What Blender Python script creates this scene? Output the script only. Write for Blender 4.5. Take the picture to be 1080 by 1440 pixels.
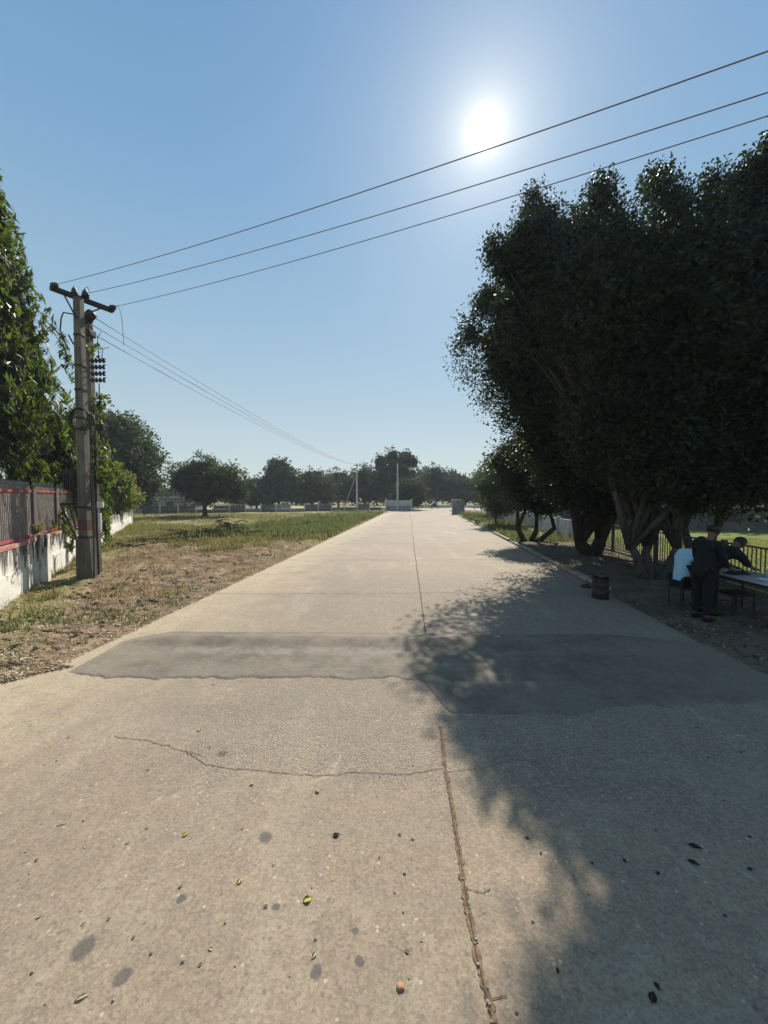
import bpy, bmesh, math, random
import numpy as np
from mathutils import Vector, Matrix
S = bpy.context.scene
for o in list(bpy.data.objects): bpy.data.objects.remove(o)
col = S.collection
random.seed(7); RNG = np.random.default_rng(11)

# ------------------------------------------------------------------ camera, sky, sun, exposure
F = 541.0; H = 2.2; PITCH = math.atan(22/F)
cd = bpy.data.cameras.new('camera'); cam = bpy.data.objects.new('camera', cd); col.objects.link(cam)
cam.location = (0, 0, H); cam.rotation_euler = (math.pi/2-PITCH, 0, 0)
cd.sensor_fit = 'VERTICAL'; cd.sensor_height = 36; cd.sensor_width = 27; cd.lens = 36*F/1440
cd.clip_start = 0.05; cd.clip_end = 3000
S.camera = cam
def ray(px, py):
    x = (px-540)/F; z = -(py-720)/F; c, s = math.cos(PITCH), math.sin(PITCH)
    return Vector((x, c+s*z, -s+c*z))
def G(px, py, z=0.0):                       # where the ray of a pixel of the photo meets the height z
    r = ray(px, py); t = (z-H)/r.z
    return Vector((r.x*t, r.y*t, z))
def D(px, py, Y):                           # the point of that ray at the distance Y
    r = ray(px, py); t = Y/r.y
    return Vector((r.x*t, Y, H+r.z*t))
SUN = ray(682, 183).normalized()
sd = bpy.data.lights.new('sun', 'SUN'); sd.energy = 5.0; sd.angle = math.radians(0.53); sd.color = (1, 0.94, 0.84)
so = bpy.data.objects.new('sun', sd); col.objects.link(so); so.location = SUN*60
so.rotation_euler = SUN.to_track_quat('Z', 'Y').to_euler()
W = bpy.data.worlds.new('World'); S.world = W; W.use_nodes = True
nt = W.node_tree; nt.nodes.clear()
def wn(t, **k):
    n = nt.nodes.new(t)
    for a, b in k.items(): setattr(n, a, b)
    return n
out = wn('ShaderNodeOutputWorld'); bg = wn('ShaderNodeBackground'); sky = wn('ShaderNodeTexSky')
sky.sky_type = 'NISHITA'; sky.sun_disc = False
sky.sun_elevation = math.asin(SUN.z); sky.sun_rotation = math.atan2(SUN.x, SUN.y)
sky.altitude = 200; sky.air_density = 1.0; sky.dust_density = 0.4; sky.ozone_density = 2.2
SKY = 0.10
tc = wn('ShaderNodeTexCoord'); dot = wn('ShaderNodeVectorMath', operation='DOT_PRODUCT')
dot.inputs[1].default_value = SUN
nt.links.new(tc.outputs['Generated'], dot.inputs[0])
def wm(op, a, b=None, clamp=False):
    n = wn('ShaderNodeMath', operation=op); n.use_clamp = clamp
    for i, v in enumerate((a, b)):
        if v is None: continue
        if isinstance(v, (int, float)): n.inputs[i].default_value = v
        else: nt.links.new(v, n.inputs[i])
    return n.outputs[0]
ang = wm('ARCCOSINE', wm('MINIMUM', dot.outputs['Value'], 0.999999))     # angle from the sun, radians
def gauss(s): return wm('POWER', 2.71828, wm('MULTIPLY', wm('MULTIPLY', ang, ang), -1/(s*s)))
def expo(s): return wm('POWER', 2.71828, wm('MULTIPLY', ang, -1/s))
aur = wm('ADD', wm('ADD', wm('MULTIPLY', gauss(0.0165), 80.0), wm('MULTIPLY', gauss(0.044), 4.0)), wm('ADD', wm('MULTIPLY', gauss(0.10), 3.2), wm('MULTIPLY', gauss(0.26), 1.5)))
ac = wn('ShaderNodeCombineXYZ')
nt.links.new(aur, ac.inputs[0]); nt.links.new(wm('MULTIPLY', aur, .88), ac.inputs[1]); nt.links.new(wm('MULTIPLY', aur, .62), ac.inputs[2])
va = wn('ShaderNodeVectorMath', operation='ADD')
hs = wn('ShaderNodeHueSaturation'); hs.inputs['Saturation'].default_value = 1.12
nt.links.new(sky.outputs[0], hs.inputs['Color'])
sz = wn('ShaderNodeSeparateXYZ'); nt.links.new(tc.outputs['Generated'], sz.inputs[0])
cr_ = wn('ShaderNodeValToRGB'); el = cr_.color_ramp.elements     # pale dusty air, thinning towards the zenith
el[0].position = 0.0; el[0].color = (.64, .70, .66, 1); el[1].position = .85; el[1].color = (.15, .335, .60, 1)
for p_, c_ in ((.12, (.55, .67, .69, 1)), (.35, (.375, .57, .71, 1)), (.6, (.235, .44, .67, 1))):
    e_ = el.new(p_); e_.color = c_
nt.links.new(sz.outputs[2], cr_.inputs[0])
sc_ = wn('ShaderNodeVectorMath', operation='SCALE'); sc_.inputs['Scale'].default_value = 1/SKY; nt.links.new(cr_.outputs[0], sc_.inputs[0])
mx_ = wn('ShaderNodeMix', data_type='VECTOR'); mx_.inputs[0].default_value = .80
nt.links.new(hs.outputs[0], mx_.inputs[4]); nt.links.new(sc_.outputs[0], mx_.inputs[5]); nt.links.new(mx_.outputs[1], va.inputs[0])
nt.links.new(ac.outputs[0], va.inputs[1])
nt.links.new(va.outputs[0], bg.inputs['Color']); bg.inputs['Strength'].default_value = SKY*.73
nt.links.new(bg.outputs[0], out.inputs[0])
S.view_settings.view_transform = 'Standard'; S.view_settings.look = 'None'
S.view_settings.exposure = 0.45; S.view_settings.gamma = 1; S.view_settings.use_curve_mapping = False
S.render.engine = 'CYCLES'
S.render.resolution_x = 768; S.render.resolution_y = 1024

# ------------------------------------------------------------------ tagging
def tag(o, label=None, cat=None, group=None, kind=None):
    if label: o['label'] = label
    if cat: o['category'] = cat
    if group: o['group'] = group
    if kind: o['kind'] = kind
    return o
def empty(name, loc, label, cat, group=None, rz=0):
    o = bpy.data.objects.new(name, None); col.objects.link(o); o.location = loc; o.rotation_euler = (0, 0, rz)
    o.empty_display_size = .2
    return tag(o, label, cat, group)
def link(name, me, m, parent=None, smooth=False):
    o = bpy.data.objects.new(name, me); col.objects.link(o)
    if m:
        for x in (m if isinstance(m, (list, tuple)) else [m]): me.materials.append(x)
    if smooth: me.shade_smooth()
    if parent:
        o.parent = parent
        # geometry is given in world space: take the parent's place out of it
        mw = Matrix.Translation(parent.location) @ parent.rotation_euler.to_matrix().to_4x4()
        p = parent.parent
        while p:
            mw = (Matrix.Translation(p.location) @ p.rotation_euler.to_matrix().to_4x4()) @ mw; p = p.parent
        me.transform(mw.inverted())
    return o
def build(name, bm, m, parent=None, smooth=False):
    me = bpy.data.meshes.new(name); bm.to_mesh(me); bm.free()
    return link(name, me, m, parent, smooth)
def fromnp(name, V, Fq, m, parent=None, smooth=False, attr=None):
    V = np.asarray(V, dtype=np.float32); Fq = np.asarray(Fq, dtype=np.int32); n, k = Fq.shape
    me = bpy.data.meshes.new(name)
    me.vertices.add(len(V)); me.vertices.foreach_set('co', V.ravel())
    me.loops.add(n*k); me.loops.foreach_set('vertex_index', Fq.ravel())
    me.polygons.add(n); me.polygons.foreach_set('loop_start', np.arange(0, n*k, k, dtype=np.int32))
    me.polygons.foreach_set('loop_total', np.full(n, k, dtype=np.int32))
    me.update(calc_edges=True)
    if attr is not None:
        a = me.attributes.new('tint', 'FLOAT', 'POINT'); a.data.foreach_set('value', np.asarray(attr, dtype=np.float32))
    return link(name, me, m, parent, smooth)

# ------------------------------------------------------------------ numpy noise
def hsh(ix, iy, seed):
    n = (ix*374761393 + iy*668265263 + seed*1442695041) & 0xffffffff
    n = ((n ^ (n >> 13)) * 1274126177) & 0xffffffff
    return ((n ^ (n >> 16)) & 0xffff)/65535.0
def vnoise(x, y, seed=0):
    x = np.asarray(x, float); y = np.asarray(y, float)
    ix = np.floor(x).astype(np.int64); iy = np.floor(y).astype(np.int64); fx = x-ix; fy = y-iy
    fx = fx*fx*(3-2*fx); fy = fy*fy*(3-2*fy)
    a = hsh(ix, iy, seed); b = hsh(ix+1, iy, seed); c = hsh(ix, iy+1, seed); d = hsh(ix+1, iy+1, seed)
    return (a*(1-fx)+b*fx)*(1-fy)+(c*(1-fx)+d*fx)*fy-.5
def fbm(x, y, f, octs=4, seed=0):
    s = 0; a = 1
    for i in range(octs):
        s = s+a*vnoise(np.asarray(x)*f, np.asarray(y)*f, seed+i); f *= 2.1; a *= .5
    return s

# ------------------------------------------------------------------ materials
class MT:
    def __init__(s, name, rough=.85, spec=.3):
        s.m = bpy.data.materials.new(name); s.m.use_nodes = True; s.t = s.m.node_tree
        s.b = s.t.nodes['Principled BSDF']; s.b.inputs['Roughness'].default_value = rough
        s.b.inputs['Specular IOR Level'].default_value = spec
        g = s.t.nodes.new('ShaderNodeNewGeometry'); s.pos = g.outputs['Position']
        tcn = s.t.nodes.new('ShaderNodeTexCoord'); s.obj = tcn.outputs['Object']
    def L(s, a, b): s.t.links.new(a, b)
    def put(s, v, i):
        if isinstance(v, (int, float)): i.default_value = v
        elif isinstance(v, (tuple, list)): i.default_value = tuple(v)+((1,) if len(v) == 3 and len(i.default_value) == 4 else ())
        else: s.L(v, i)
    def noise(s, scale, det=4, rough=.6, vec=None, stretch=None, dist=0):
        v = vec or s.pos
        if stretch:
            mp = s.t.nodes.new('ShaderNodeMapping'); mp.inputs['Scale'].default_value = stretch; s.L(v, mp.inputs[0]); v = mp.outputs[0]
        n = s.t.nodes.new('ShaderNodeTexNoise'); s.L(v, n.inputs['Vector'])
        n.inputs['Scale'].default_value = scale; n.inputs['Detail'].default_value = det
        n.inputs['Roughness'].default_value = rough; n.inputs['Distortion'].default_value = dist
        return n.outputs['Fac']
    def vor(s, scale, out='Distance', feat='F1', vec=None, rnd=1.0):
        n = s.t.nodes.new('ShaderNodeTexVoronoi'); s.L(vec or s.pos, n.inputs['Vector']); n.feature = feat
        n.inputs['Scale'].default_value = scale; n.inputs['Randomness'].default_value = rnd
        return n.outputs[out]
    def math(s, op, a, b=None, c=None, clamp=False):
        n = s.t.nodes.new('ShaderNodeMath'); n.operation = op; n.use_clamp = clamp
        for i, v in enumerate((a, b, c)):
            if v is not None: s.put(v, n.inputs[i])
        return n.outputs[0]
    def ramp(s, f, lo, hi, a=0.0, b=1.0):       # smooth map of f from lo..hi to a..b
        n = s.t.nodes.new('ShaderNodeMapRange'); n.interpolation_type = 'SMOOTHSTEP'
        s.put(f, n.inputs['Value'])
        for k, v in (('From Min', lo), ('From Max', hi), ('To Min', a), ('To Max', b)): s.put(v, n.inputs[k])
        return n.outputs[0]
    def mix(s, f, a, b, mode='MIX'):
        n = s.t.nodes.new('ShaderNodeMix'); n.data_type = 'RGBA'; n.blend_type = mode
        s.put(f, n.inputs[0]); s.put(a, n.inputs[6]); s.put(b, n.inputs[7]); return n.outputs[2]
    def sep(s, v=None):
        n = s.t.nodes.new('ShaderNodeSeparateXYZ'); s.L(v or s.pos, n.inputs[0]); return n.outputs
    def attr(s, nm):
        n = s.t.nodes.new('ShaderNodeAttribute'); n.attribute_name = nm; return n.outputs['Fac']
    def color(s, c): s.put(c, s.b.inputs['Base Color']); return s
    def bump(s, h, strength=.5, dist=.01):
        n = s.t.nodes.new('ShaderNodeBump'); n.inputs['Strength'].default_value = strength; n.inputs['Distance'].default_value = dist
        s.L(h, n.inputs['Height']); s.L(n.outputs[0], s.b.inputs['Normal']); return s
def simple(name, c1, c2=None, scale=8, rough=.85, bump=.4, bd=.004, metal=0, stretch=None, spec=.3):
    m = MT(name, rough, spec); c2 = c2 or tuple(x*.65 for x in c1)
    n = m.noise(scale, 5, stretch=stretch); m.color(m.mix(m.ramp(n, .35, .65), c1, c2))
    if bump: m.bump(m.noise(scale*5, 4, stretch=stretch), bump, bd)
    m.b.inputs['Metallic'].default_value = metal
    return m.m
def leafmat(name, c1, c2, trans=.35, tcol=None, rough=.5, spec=.4):
    m = MT(name, rough, spec)
    a = m.attr('tint'); n = m.noise(.6, 3)
    c = m.mix(a, c1, c2); c = m.mix(m.ramp(n, .3, .7, 0, .6), c, tuple(x*.6 for x in c1))
    m.color(c)
    tr = m.t.nodes.new('ShaderNodeBsdfTranslucent'); m.put(m.mix(a, tcol or tuple(x*1.6 for x in c1), tuple(x*1.6 for x in (tcol or c2))), tr.inputs[0])
    mx = m.t.nodes.new('ShaderNodeMixShader'); mx.inputs[0].default_value = trans
    o = m.t.nodes['Material Output']
    m.L(m.b.outputs[0], mx.inputs[1]); m.L(tr.outputs[0], mx.inputs[2]); m.L(mx.outputs[0], o.inputs[0])
    return m.m

def concrete_mat():
    m = MT('concrete_road', .82, .35); P = m.sep(); X, Y = P[0], P[1]
    big = m.noise(.35, 3, .5); med = m.noise(2.2, 6, .65); fine = m.noise(55, 5, .75); grit = m.noise(130, 4, .8)
    c = m.mix(m.ramp(big, .35, .65), (.36, .272, .178), (.265, .195, .128))
    c = m.mix(m.ramp(med, .40, .62, 0, .75), c, (.25, .185, .125))
    c = m.mix(m.ramp(fine, .48, .72, 0, .35), c, (.44, .36, .25))
    c = m.mix(m.ramp(m.noise(5.5, 6, .7, dist=.6), .48, .66, 0, .45), c, (.26, .195, .135)); c = m.mix(m.ramp(m.noise(14, 6, .75, stretch=(1, .6, 1)), .5, .66, 0, .55), c, (.24, .18, .125)); c = m.mix(m.ramp(m.noise(.9, 5, .6), .55, .7, 0, .4), c, (.50, .40, .30))
    c = m.mix(m.math('MULTIPLY', m.ramp(grit, .50, .64, 0, .75), m.ramp(m.noise(1.1, 4, .6), .35, .65, .25, 1)), c, (.15, .115, .08))
    # worn, exposed aggregate in front of the patch
    wob = m.math('MULTIPLY', m.math('SUBTRACT', m.noise(1.6, 4, .6), .5), 2.4)
    my = m.math('MULTIPLY', m.ramp(m.math('ADD', Y, wob), 2.5, 3.1), m.ramp(m.math('ADD', X, wob), -2.4, -1.2))
    my = m.math('MULTIPLY', my, m.ramp(m.math('ADD', Y, wob), 13, 9))
    vd = m.vor(62, 'Distance'); vc = m.vor(62, 'Color')
    sv = m.t.nodes.new('ShaderNodeSeparateColor'); m.L(vc, sv.inputs[0])
    peb = m.mix(sv.outputs[0], (.15, .115, .085), (.44, .35, .265))
    peb = m.mix(m.ramp(vd, .35, .6), peb, (.13, .105, .08))
    c = m.mix(m.math('MULTIPLY', my, .62), c, peb)
    # transverse wear bands, drag lines
    c = m.mix(m.math('MULTIPLY', m.ramp(m.noise(1.2, 4, .6, stretch=(.18, 1.6, 1)), .5, .72), .5), c, (.27, .235, .18))
    c = m.mix(m.math('MULTIPLY', m.ramp(m.noise(.9, 5, .6, stretch=(1.5, .25, 1)), .52, .75), .45), c, (.52, .44, .30))
    slab = m.math('FLOOR', m.math('DIVIDE', m.math('ADD', Y, .6), 4.6)); lane = m.math('GREATER_THAN', m.math('SUBTRACT', X, m.math('MULTIPLY', Y, .06)), .3)
    wn_ = m.t.nodes.new('ShaderNodeTexWhiteNoise'); wn_.noise_dimensions = '2D'; cx = m.t.nodes.new('ShaderNodeCombineXYZ'); m.L(slab, cx.inputs[0]); m.L(lane, cx.inputs[1]); m.L(cx.outputs[0], wn_.inputs['Vector'])
    c = m.mix(m.math('MULTIPLY', wn_.outputs['Value'], .32), c, (.21, .175, .13))
    # dirty bands where the slabs meet
    fr = m.math('ABSOLUTE', m.math('SUBTRACT', m.math('FRACT', m.math('DIVIDE', m.math('ADD', m.math('ADD', Y, .6), m.math('MULTIPLY', m.noise(1.3, 4), .25)), 4.6)), .5))
    c = m.mix(m.math('MULTIPLY', m.ramp(fr, .44, .5), m.ramp(m.noise(.8, 4, .6), .4, .65, .1, .6)), c, (.17, .14, .105))
    # oil spots: scattered small ones and the few large ones
    v = m.vor(1.7, 'Distance', vec=None); vcc = m.t.nodes.new('ShaderNodeSeparateColor'); m.L(m.vor(1.7, 'Color'), vcc.inputs[0])
    jit = m.math('MULTIPLY', m.math('SUBTRACT', m.noise(9, 3), .5), .12)
    sp = m.math('MULTIPLY', m.ramp(m.math('ADD', v, jit), m.math('ADD', m.math('MULTIPLY', vcc.outputs[1], .07), .03), .012), m.ramp(vcc.outputs[0], .35, .5))
    v2 = m.vor(5.5, 'Distance'); v2c = m.t.nodes.new('ShaderNodeSeparateColor'); m.L(m.vor(5.5, 'Color'), v2c.inputs[0])
    sp2 = m.math('MULTIPLY', m.ramp(m.math('ADD', v2, jit), m.math('ADD', m.math('MULTIPLY', v2c.outputs[1], .13), .05), .03), m.ramp(v2c.outputs[0], .62, .72))
    sp = m.math('MAXIMUM', m.math('MULTIPLY', sp, .75), m.math('MULTIPLY', sp2, .5))
    for px, py, r in ((118, 1333, .062), (175, 1370, .048), (445, 1367, .036), (505, 1352, .02), (372, 1178, .05), (254, 1266, .025), (472, 1176, .03), (389, 1276, .02), (313, 1060, .05), (500, 1310, .02)):
        g = G(px, py); n = m.t.nodes.new('ShaderNodeVectorMath'); n.operation = 'DISTANCE'; m.L(m.pos, n.inputs[0]); n.inputs[1].default_value = g
        sp = m.math('MAXIMUM', sp, m.ramp(m.math('ADD', n.outputs['Value'], m.math('MULTIPLY', jit, .7)), r*1.1, r*.6, 0, .85))
    # dust blown over the left side by the dirt shoulder
    c = m.mix(m.ramp(m.math('ADD', m.math('SUBTRACT', X, m.math('MULTIPLY', Y, .0965)), wob), -2.6, -4.9, 0, .75), c, (.50, .40, .255))
    gv = m.t.nodes.new('ShaderNodeSeparateColor'); m.L(m.vor(75, 'Color'), gv.inputs[0])
    c = m.mix(.24, c, m.mix(gv.outputs[0], (.11, .082, .056), (.58, .445, .30)))
    gw = m.t.nodes.new('ShaderNodeSeparateColor'); m.L(m.vor(30, 'Color'), gw.inputs[0])
    c = m.mix(m.math('MULTIPLY', m.math('GREATER_THAN', gw.outputs[0], .90), m.ramp(m.vor(30), .42, .2, 0, .55)), c, (.13, .105, .08))
    c = m.mix(m.math('MULTIPLY', m.math('LESS_THAN', gw.outputs[0], .05), m.ramp(m.vor(30), .35, .15, 0, .7)), c, (.55, .46, .34))
    c = m.mix(m.ramp(m.noise(9, 6, .8, dist=.8), .50, .64, 0, .45), c, (.20, .155, .11))
    # green-brown weathering clouds and pale scuffs
    c = m.mix(m.ramp(m.noise(.75, 5, .65, dist=.8), .54, .68, 0, .45), c, (.215, .195, .125))
    c = m.mix(m.math('MULTIPLY', m.ramp(m.noise(3.1, 6, .75, dist=1.5), .58, .70), .5), c, (.50, .41, .29))
    c = m.mix(m.math('MULTIPLY', m.ramp(m.noise(24, 6, .85), .54, .66), .7), c, (.15, .115, .08))
    c = m.mix(m.math('MULTIPLY', sp, .92), c, (.085, .078, .066))
    m.color(c)
    h = m.math('ADD', m.math('MULTIPLY', fine, .5), m.math('MULTIPLY', grit, .35)); h = m.math('ADD', h, m.math('MULTIPLY', m.math('MULTIPLY', my, vd), -.9))
    h = m.math('ADD', h, m.math('MULTIPLY', m.noise(7, 5, .6), .8))
    m.bump(h, .75, .009)
    return m.m
def asphalt_mat():
    m = MT('worn_asphalt', .75, .4)
    c = m.mix(m.ramp(m.noise(1.8, 5, .65), .35, .65), (.115, .088, .060), (.20, .155, .106))
    c = m.mix(m.ramp(m.noise(1.1, 5, .65, stretch=(.25, 3.2, 1)), .50, .68, 0, .6), c, (.21, .175, .125))
    P = m.sep(); yy = m.math('ADD', m.math('ADD', P[1], m.math('MULTIPLY', P[0], .015)), m.math('MULTIPLY', m.math('SUBTRACT', m.noise(2.2, 5, .65), .5), .35))
    band = m.math('MULTIPLY', m.ramp(yy, 5.18, 5.32), m.ramp(yy, 5.52, 5.40)); worn = m.math('MULTIPLY', m.ramp(P[0], 1.5, -1.0, .35, 1), m.ramp(m.noise(3, 6, .75), .36, .60))
    c = m.mix(m.math('MULTIPLY', band, m.math('MULTIPLY', worn, .85)), c, (.27, .225, .165))
    c = m.mix(m.math('MULTIPLY', m.ramp(yy, 5.3, 4.7, 0, .75), worn), c, (.20, .168, .122))
    c = m.mix(m.ramp(m.noise(6, 6, .75), .50, .66, 0, .55), c, (.23, .19, .14))
    c = m.mix(m.ramp(m.math('ADD', P[0], m.noise(2, 4)), 3.2, 5.2, 0, .7), c, (.24, .19, .13))
    c = m.mix(m.ramp(m.math('ADD', P[0], m.noise(2, 4)), -2.2, -3.8, 0, .6), c, (.30, .24, .16))
    c = m.mix(m.ramp(m.noise(60, 3, .7), .54, .68, 0, .6), c, (.30, .26, .20))
    c = m.mix(m.ramp(m.noise(48, 3, .7), .54, .7, 0, .75), c, (.05, .046, .04))
    m.color(c); m.bump(m.math('ADD', m.noise(90, 3, .7), m.math('MULTIPLY', m.noise(11, 4), 1.2)), .8, .012)
    return m.m
def ground_mat():
    m = MT('dry_soil_and_grass', .95, .15); P = m.sep(); X, Y = P[0], P[1]
    n1 = m.noise(.5, 5, .6); n2 = m.noise(4, 6, .7); n3 = m.noise(30, 4, .7)
    c = m.mix(m.ramp(n1, .35, .65), (.36, .25, .145), (.20, .13, .075))
    c = m.mix(m.ramp(n2, .42, .62, 0, .85), c, (.125, .08, .045)); c = m.mix(m.ramp(m.noise(1.6, 5, .7), .50, .62, 0, .8), c, (.12, .095, .045))
    c = m.mix(m.ramp(n3, .5, .72, 0, .65), c, (.42, .335, .22))
    c = m.mix(m.ramp(m.noise(55, 3, .7), .52, .68, 0, .6), c, (.09, .06, .04))
    g = m.mix(m.ramp(n2, .3, .7), (.15, .165, .045), (.25, .22, .085))
    g = m.mix(m.ramp(n1, .42, .62, 0, .85), g, (.33, .26, .14))
    wob = m.math('MULTIPLY', m.math('SUBTRACT', m.noise(.45, 5, .65), .5), 9)
    left = m.ramp(m.math('ADD', Y, m.math('MULTIPLY', wob, 1.3)), 15.5, 21)
    wl = m.math('ADD', X, m.math('MULTIPLY', Y, .536))                  # distance to the foot of the wall
    strip = m.ramp(m.math('ADD', wl, m.math('MULTIPLY', wob, .12)), -1.9, -2.8)
    f = m.math('MAXIMUM', left, m.math('MULTIPLY', strip, .8))
    m.color(m.mix(f, c, g)); m.bump(m.math('ADD', n3, m.math('MULTIPLY', n2, 1.5)), .9, .03)
    return m.m
def verge_mat():
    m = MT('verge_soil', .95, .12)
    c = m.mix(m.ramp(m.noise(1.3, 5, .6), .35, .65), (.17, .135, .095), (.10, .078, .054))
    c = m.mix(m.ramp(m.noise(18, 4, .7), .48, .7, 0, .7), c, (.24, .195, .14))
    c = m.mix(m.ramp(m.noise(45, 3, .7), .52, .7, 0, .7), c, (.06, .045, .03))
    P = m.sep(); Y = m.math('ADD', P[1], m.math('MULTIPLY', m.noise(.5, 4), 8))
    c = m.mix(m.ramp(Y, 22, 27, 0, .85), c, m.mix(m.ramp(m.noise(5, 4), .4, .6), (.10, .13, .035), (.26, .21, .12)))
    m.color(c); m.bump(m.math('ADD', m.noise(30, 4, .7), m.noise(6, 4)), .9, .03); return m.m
def lawn_mat():
    m = MT('lawn_grass', .9, .2)
    c = m.mix(m.ramp(m.noise(.7, 5, .6), .35, .65), (.13, .155, .022), (.19, .19, .04))
    c = m.mix(m.ramp(m.noise(25, 4, .7), .5, .7, 0, .6), c, (.09, .12, .02))
    m.color(c); m.bump(m.noise(60, 3, .7), .8, .03); return m.m
def wall_mat():
    m = MT('stained_whitewash', .92, .15); P = m.sep(); Z = P[2]
    c = m.mix(m.ramp(m.noise(1.8, 5), .35, .65), (.76, .73, .64), (.63, .60, .53))
    st = m.noise(2.6, 6, .7, stretch=(1, 1, .13)); st2 = m.noise(9, 5, .7, stretch=(1, 1, .25)); bl = m.noise(3.5, 6, .7)
    top = m.ramp(Z, .25, 1.25, 0, .17)
    f = m.math('ADD', m.ramp(m.math('ADD', st, top), .58, .68, 0, .9), m.ramp(m.math('ADD', st2, top), .62, .74, 0, .6), clamp=True)
    c = m.mix(f, c, (.06, .058, .056))
    c = m.mix(m.ramp(bl, .54, .68, 0, .6), c, (.27, .20, .17))
    c = m.mix(m.ramp(m.math('ADD', Z, m.math('MULTIPLY', m.noise(6, 4), .25)), .32, .12, 0, .7), c, (.30, .26, .18))
    m.color(c); m.bump(m.math('ADD', m.noise(22, 5), bl), .5, .015); return m.m
def grass_mat(name, c1, c2):
    return leafmat(name, c1, c2, .4, rough=.7, spec=.2)

M = dict(
    concrete=concrete_mat(), asphalt=asphalt_mat(), ground=ground_mat(), verge=verge_mat(), lawn=lawn_mat(), whitewash=wall_mat(),
    crack=simple('crack_dirt', (.05, .04, .03), (.09, .07, .05), 30), joint=simple('joint_fill', (.24, .155, .08), (.12, .075, .042), 25, bd=.01),
    pole=simple('pole_concrete', (.16, .145, .11), (.10, .095, .075), 6, stretch=(1, 1, .3)),
    steel=simple('dark_steel', (.030, .029, .029), (.05, .038, .03), 12, .55, metal=.3), porcelain=simple('brown_porcelain', (.030, .020, .017), (.02, .015, .014), 6, .4, bump=0, spec=.6),
    cable=simple('black_cable', (.02, .02, .02), (.035, .035, .035), 5, .6, bump=0), wire=simple('aluminium_wire', (.20, .17, .16), (.15, .13, .125), 3, .6, bump=0),
    bandred=simple('worn_red_band', (.12, .055, .043), (.10, .07, .055), 9, .8), redpaint=simple('faded_red_paint', (.42, .075, .07), (.26, .07, .06), 5, .6), bars=simple('grey_bar_paint', (.27, .235, .21), (.16, .135, .12), 7, .6),
    pillar=simple('brown_pillar', (.13, .10, .09), (.08, .07, .065), 4), cap=simple('red_coping', (.42, .12, .10), (.45, .36, .28), 3),
    whitep=simple('weathered_white', (.55, .54, .50), (.38, .37, .34), 3, stretch=(1, 1, .4)), greyc=simple('grey_concrete', (.30, .295, .28), (.20, .20, .19), 3, stretch=(1, 1, .4)),
    darkc=simple('dark_concrete', (.13, .13, .125), (.09, .09, .085), 2), kerb=simple('kerb_stone', (.34, .295, .22), (.20, .17, .125), 6, bd=.01),
    bark=simple('bark', (.06, .047, .036), (.03, .024, .018), 9, .95, 1, .02, stretch=(1, 1, .3)), greybark=simple('grey_bark', (.10, .088, .07), (.05, .044, .036), 9, .95, 1, .02, stretch=(1, 1, .3)),
    twig=simple('dry_twig', (.15, .085, .05), (.05, .034, .022), 9), railing=simple('railing_paint', (.12, .12, .11), (.07, .07, .065), 9, .6),
    roof=simple('pale_sheet_roof', (.42, .41, .38), (.33, .32, .30), 2), rust=simple('rusty_drum', (.055, .037, .03), (.03, .022, .02), 10, .7),
    rustlid=simple('rusty_lid', (.14, .055, .04), (.08, .035, .03), 10, .7), skin=simple('brown_skin', (.16, .085, .055), (.14, .075, .05), 8, .55, bump=0),
    hair=simple('black_hair', (.012, .010, .009), (.02, .016, .014), 30, .5), blueshirt=simple('light_blue_cloth', (.36, .56, .66), (.30, .48, .60), 5, .9, stretch=(3, 3, 1), bd=.01),
    blackcloth=simple('black_cloth', (.007, .007, .008), (.012, .012, .013), 8, .9, bd=.01), darktrouser=simple('charcoal_cloth', (.010, .010, .012), (.007, .007, .008), 8, .9),
    orange=simple('mustard_cloth', (.46, .20, .03), (.34, .14, .03), 5, .9), tabletop=simple('laminate_top', (.50, .48, .46), (.42, .40, .39), 4, .35, bump=0, spec=.5),
    paper=simple('white_paper', (.72, .74, .74), (.64, .66, .66), 4), darkpaper=simple('dark_folder', (.03, .03, .035), (.05, .05, .05), 4, .5), plastic=simple('pale_plastic_box', (.55, .66, .62), (.48, .60, .58), 3, .4, bump=0),
    stone=simple('grey_pebble', (.34, .29, .22), (.22, .19, .15), 30), ostone=simple('orange_pebble', (.42, .22, .11), (.33, .18, .10), 30),
    dryleaf=simple('dry_leaf_brown', (.48, .33, .16), (.30, .20, .10), 40), yleaf=simple('dry_leaf_yellow', (.82, .74, .22), (.68, .60, .17), 40),
    paleleaf=simple('dry_leaf_pale', (.78, .68, .47), (.64, .54, .36), 40), darkleaf=simple('dark_leaf', (.06, .045, .03), (.10, .07, .045), 40),
    ficus=leafmat('ficus_leaf', (.011, .018, .008), (.026, .037, .014), .09, (.10, .15, .02), .48, .28),
    ashoka=leafmat('ashoka_leaf', (.016, .029, .008), (.040, .058, .012), .34, (.15, .21, .02), .45, .35),
    mid=leafmat('mid_leaf', (.04, .058, .025), (.075, .09, .035), .2, (.09, .13, .03), .6, .3), far=leafmat('far_leaf', (.04, .055, .027), (.07, .085, .036), .18, (.09, .12, .04), .7, .2),
    bush=leafmat('yellow_green_bush', (.13, .14, .03), (.20, .18, .045), .35, (.28, .28, .05), .6, .3),
    grassm=grass_mat('field_grass', (.11, .125, .035), (.27, .22, .09)), weedm=grass_mat('green_weed', (.075, .105, .03), (.17, .17, .06)), drym=grass_mat('dry_grass', (.36, .27, .14), (.20, .13, .065)),
    litterm=None)
def litter_mat():
    m = MT('leaf_litter', .9, .2); a = m.attr('tint')
    c = m.mix(m.ramp(a, 0, .5), (.07, .045, .03), (.30, .205, .11)); c = m.mix(m.ramp(a, .55, 1), c, (.66, .56, .40)); m.color(c); return m.m
M['litterm'] = litter_mat()

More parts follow.
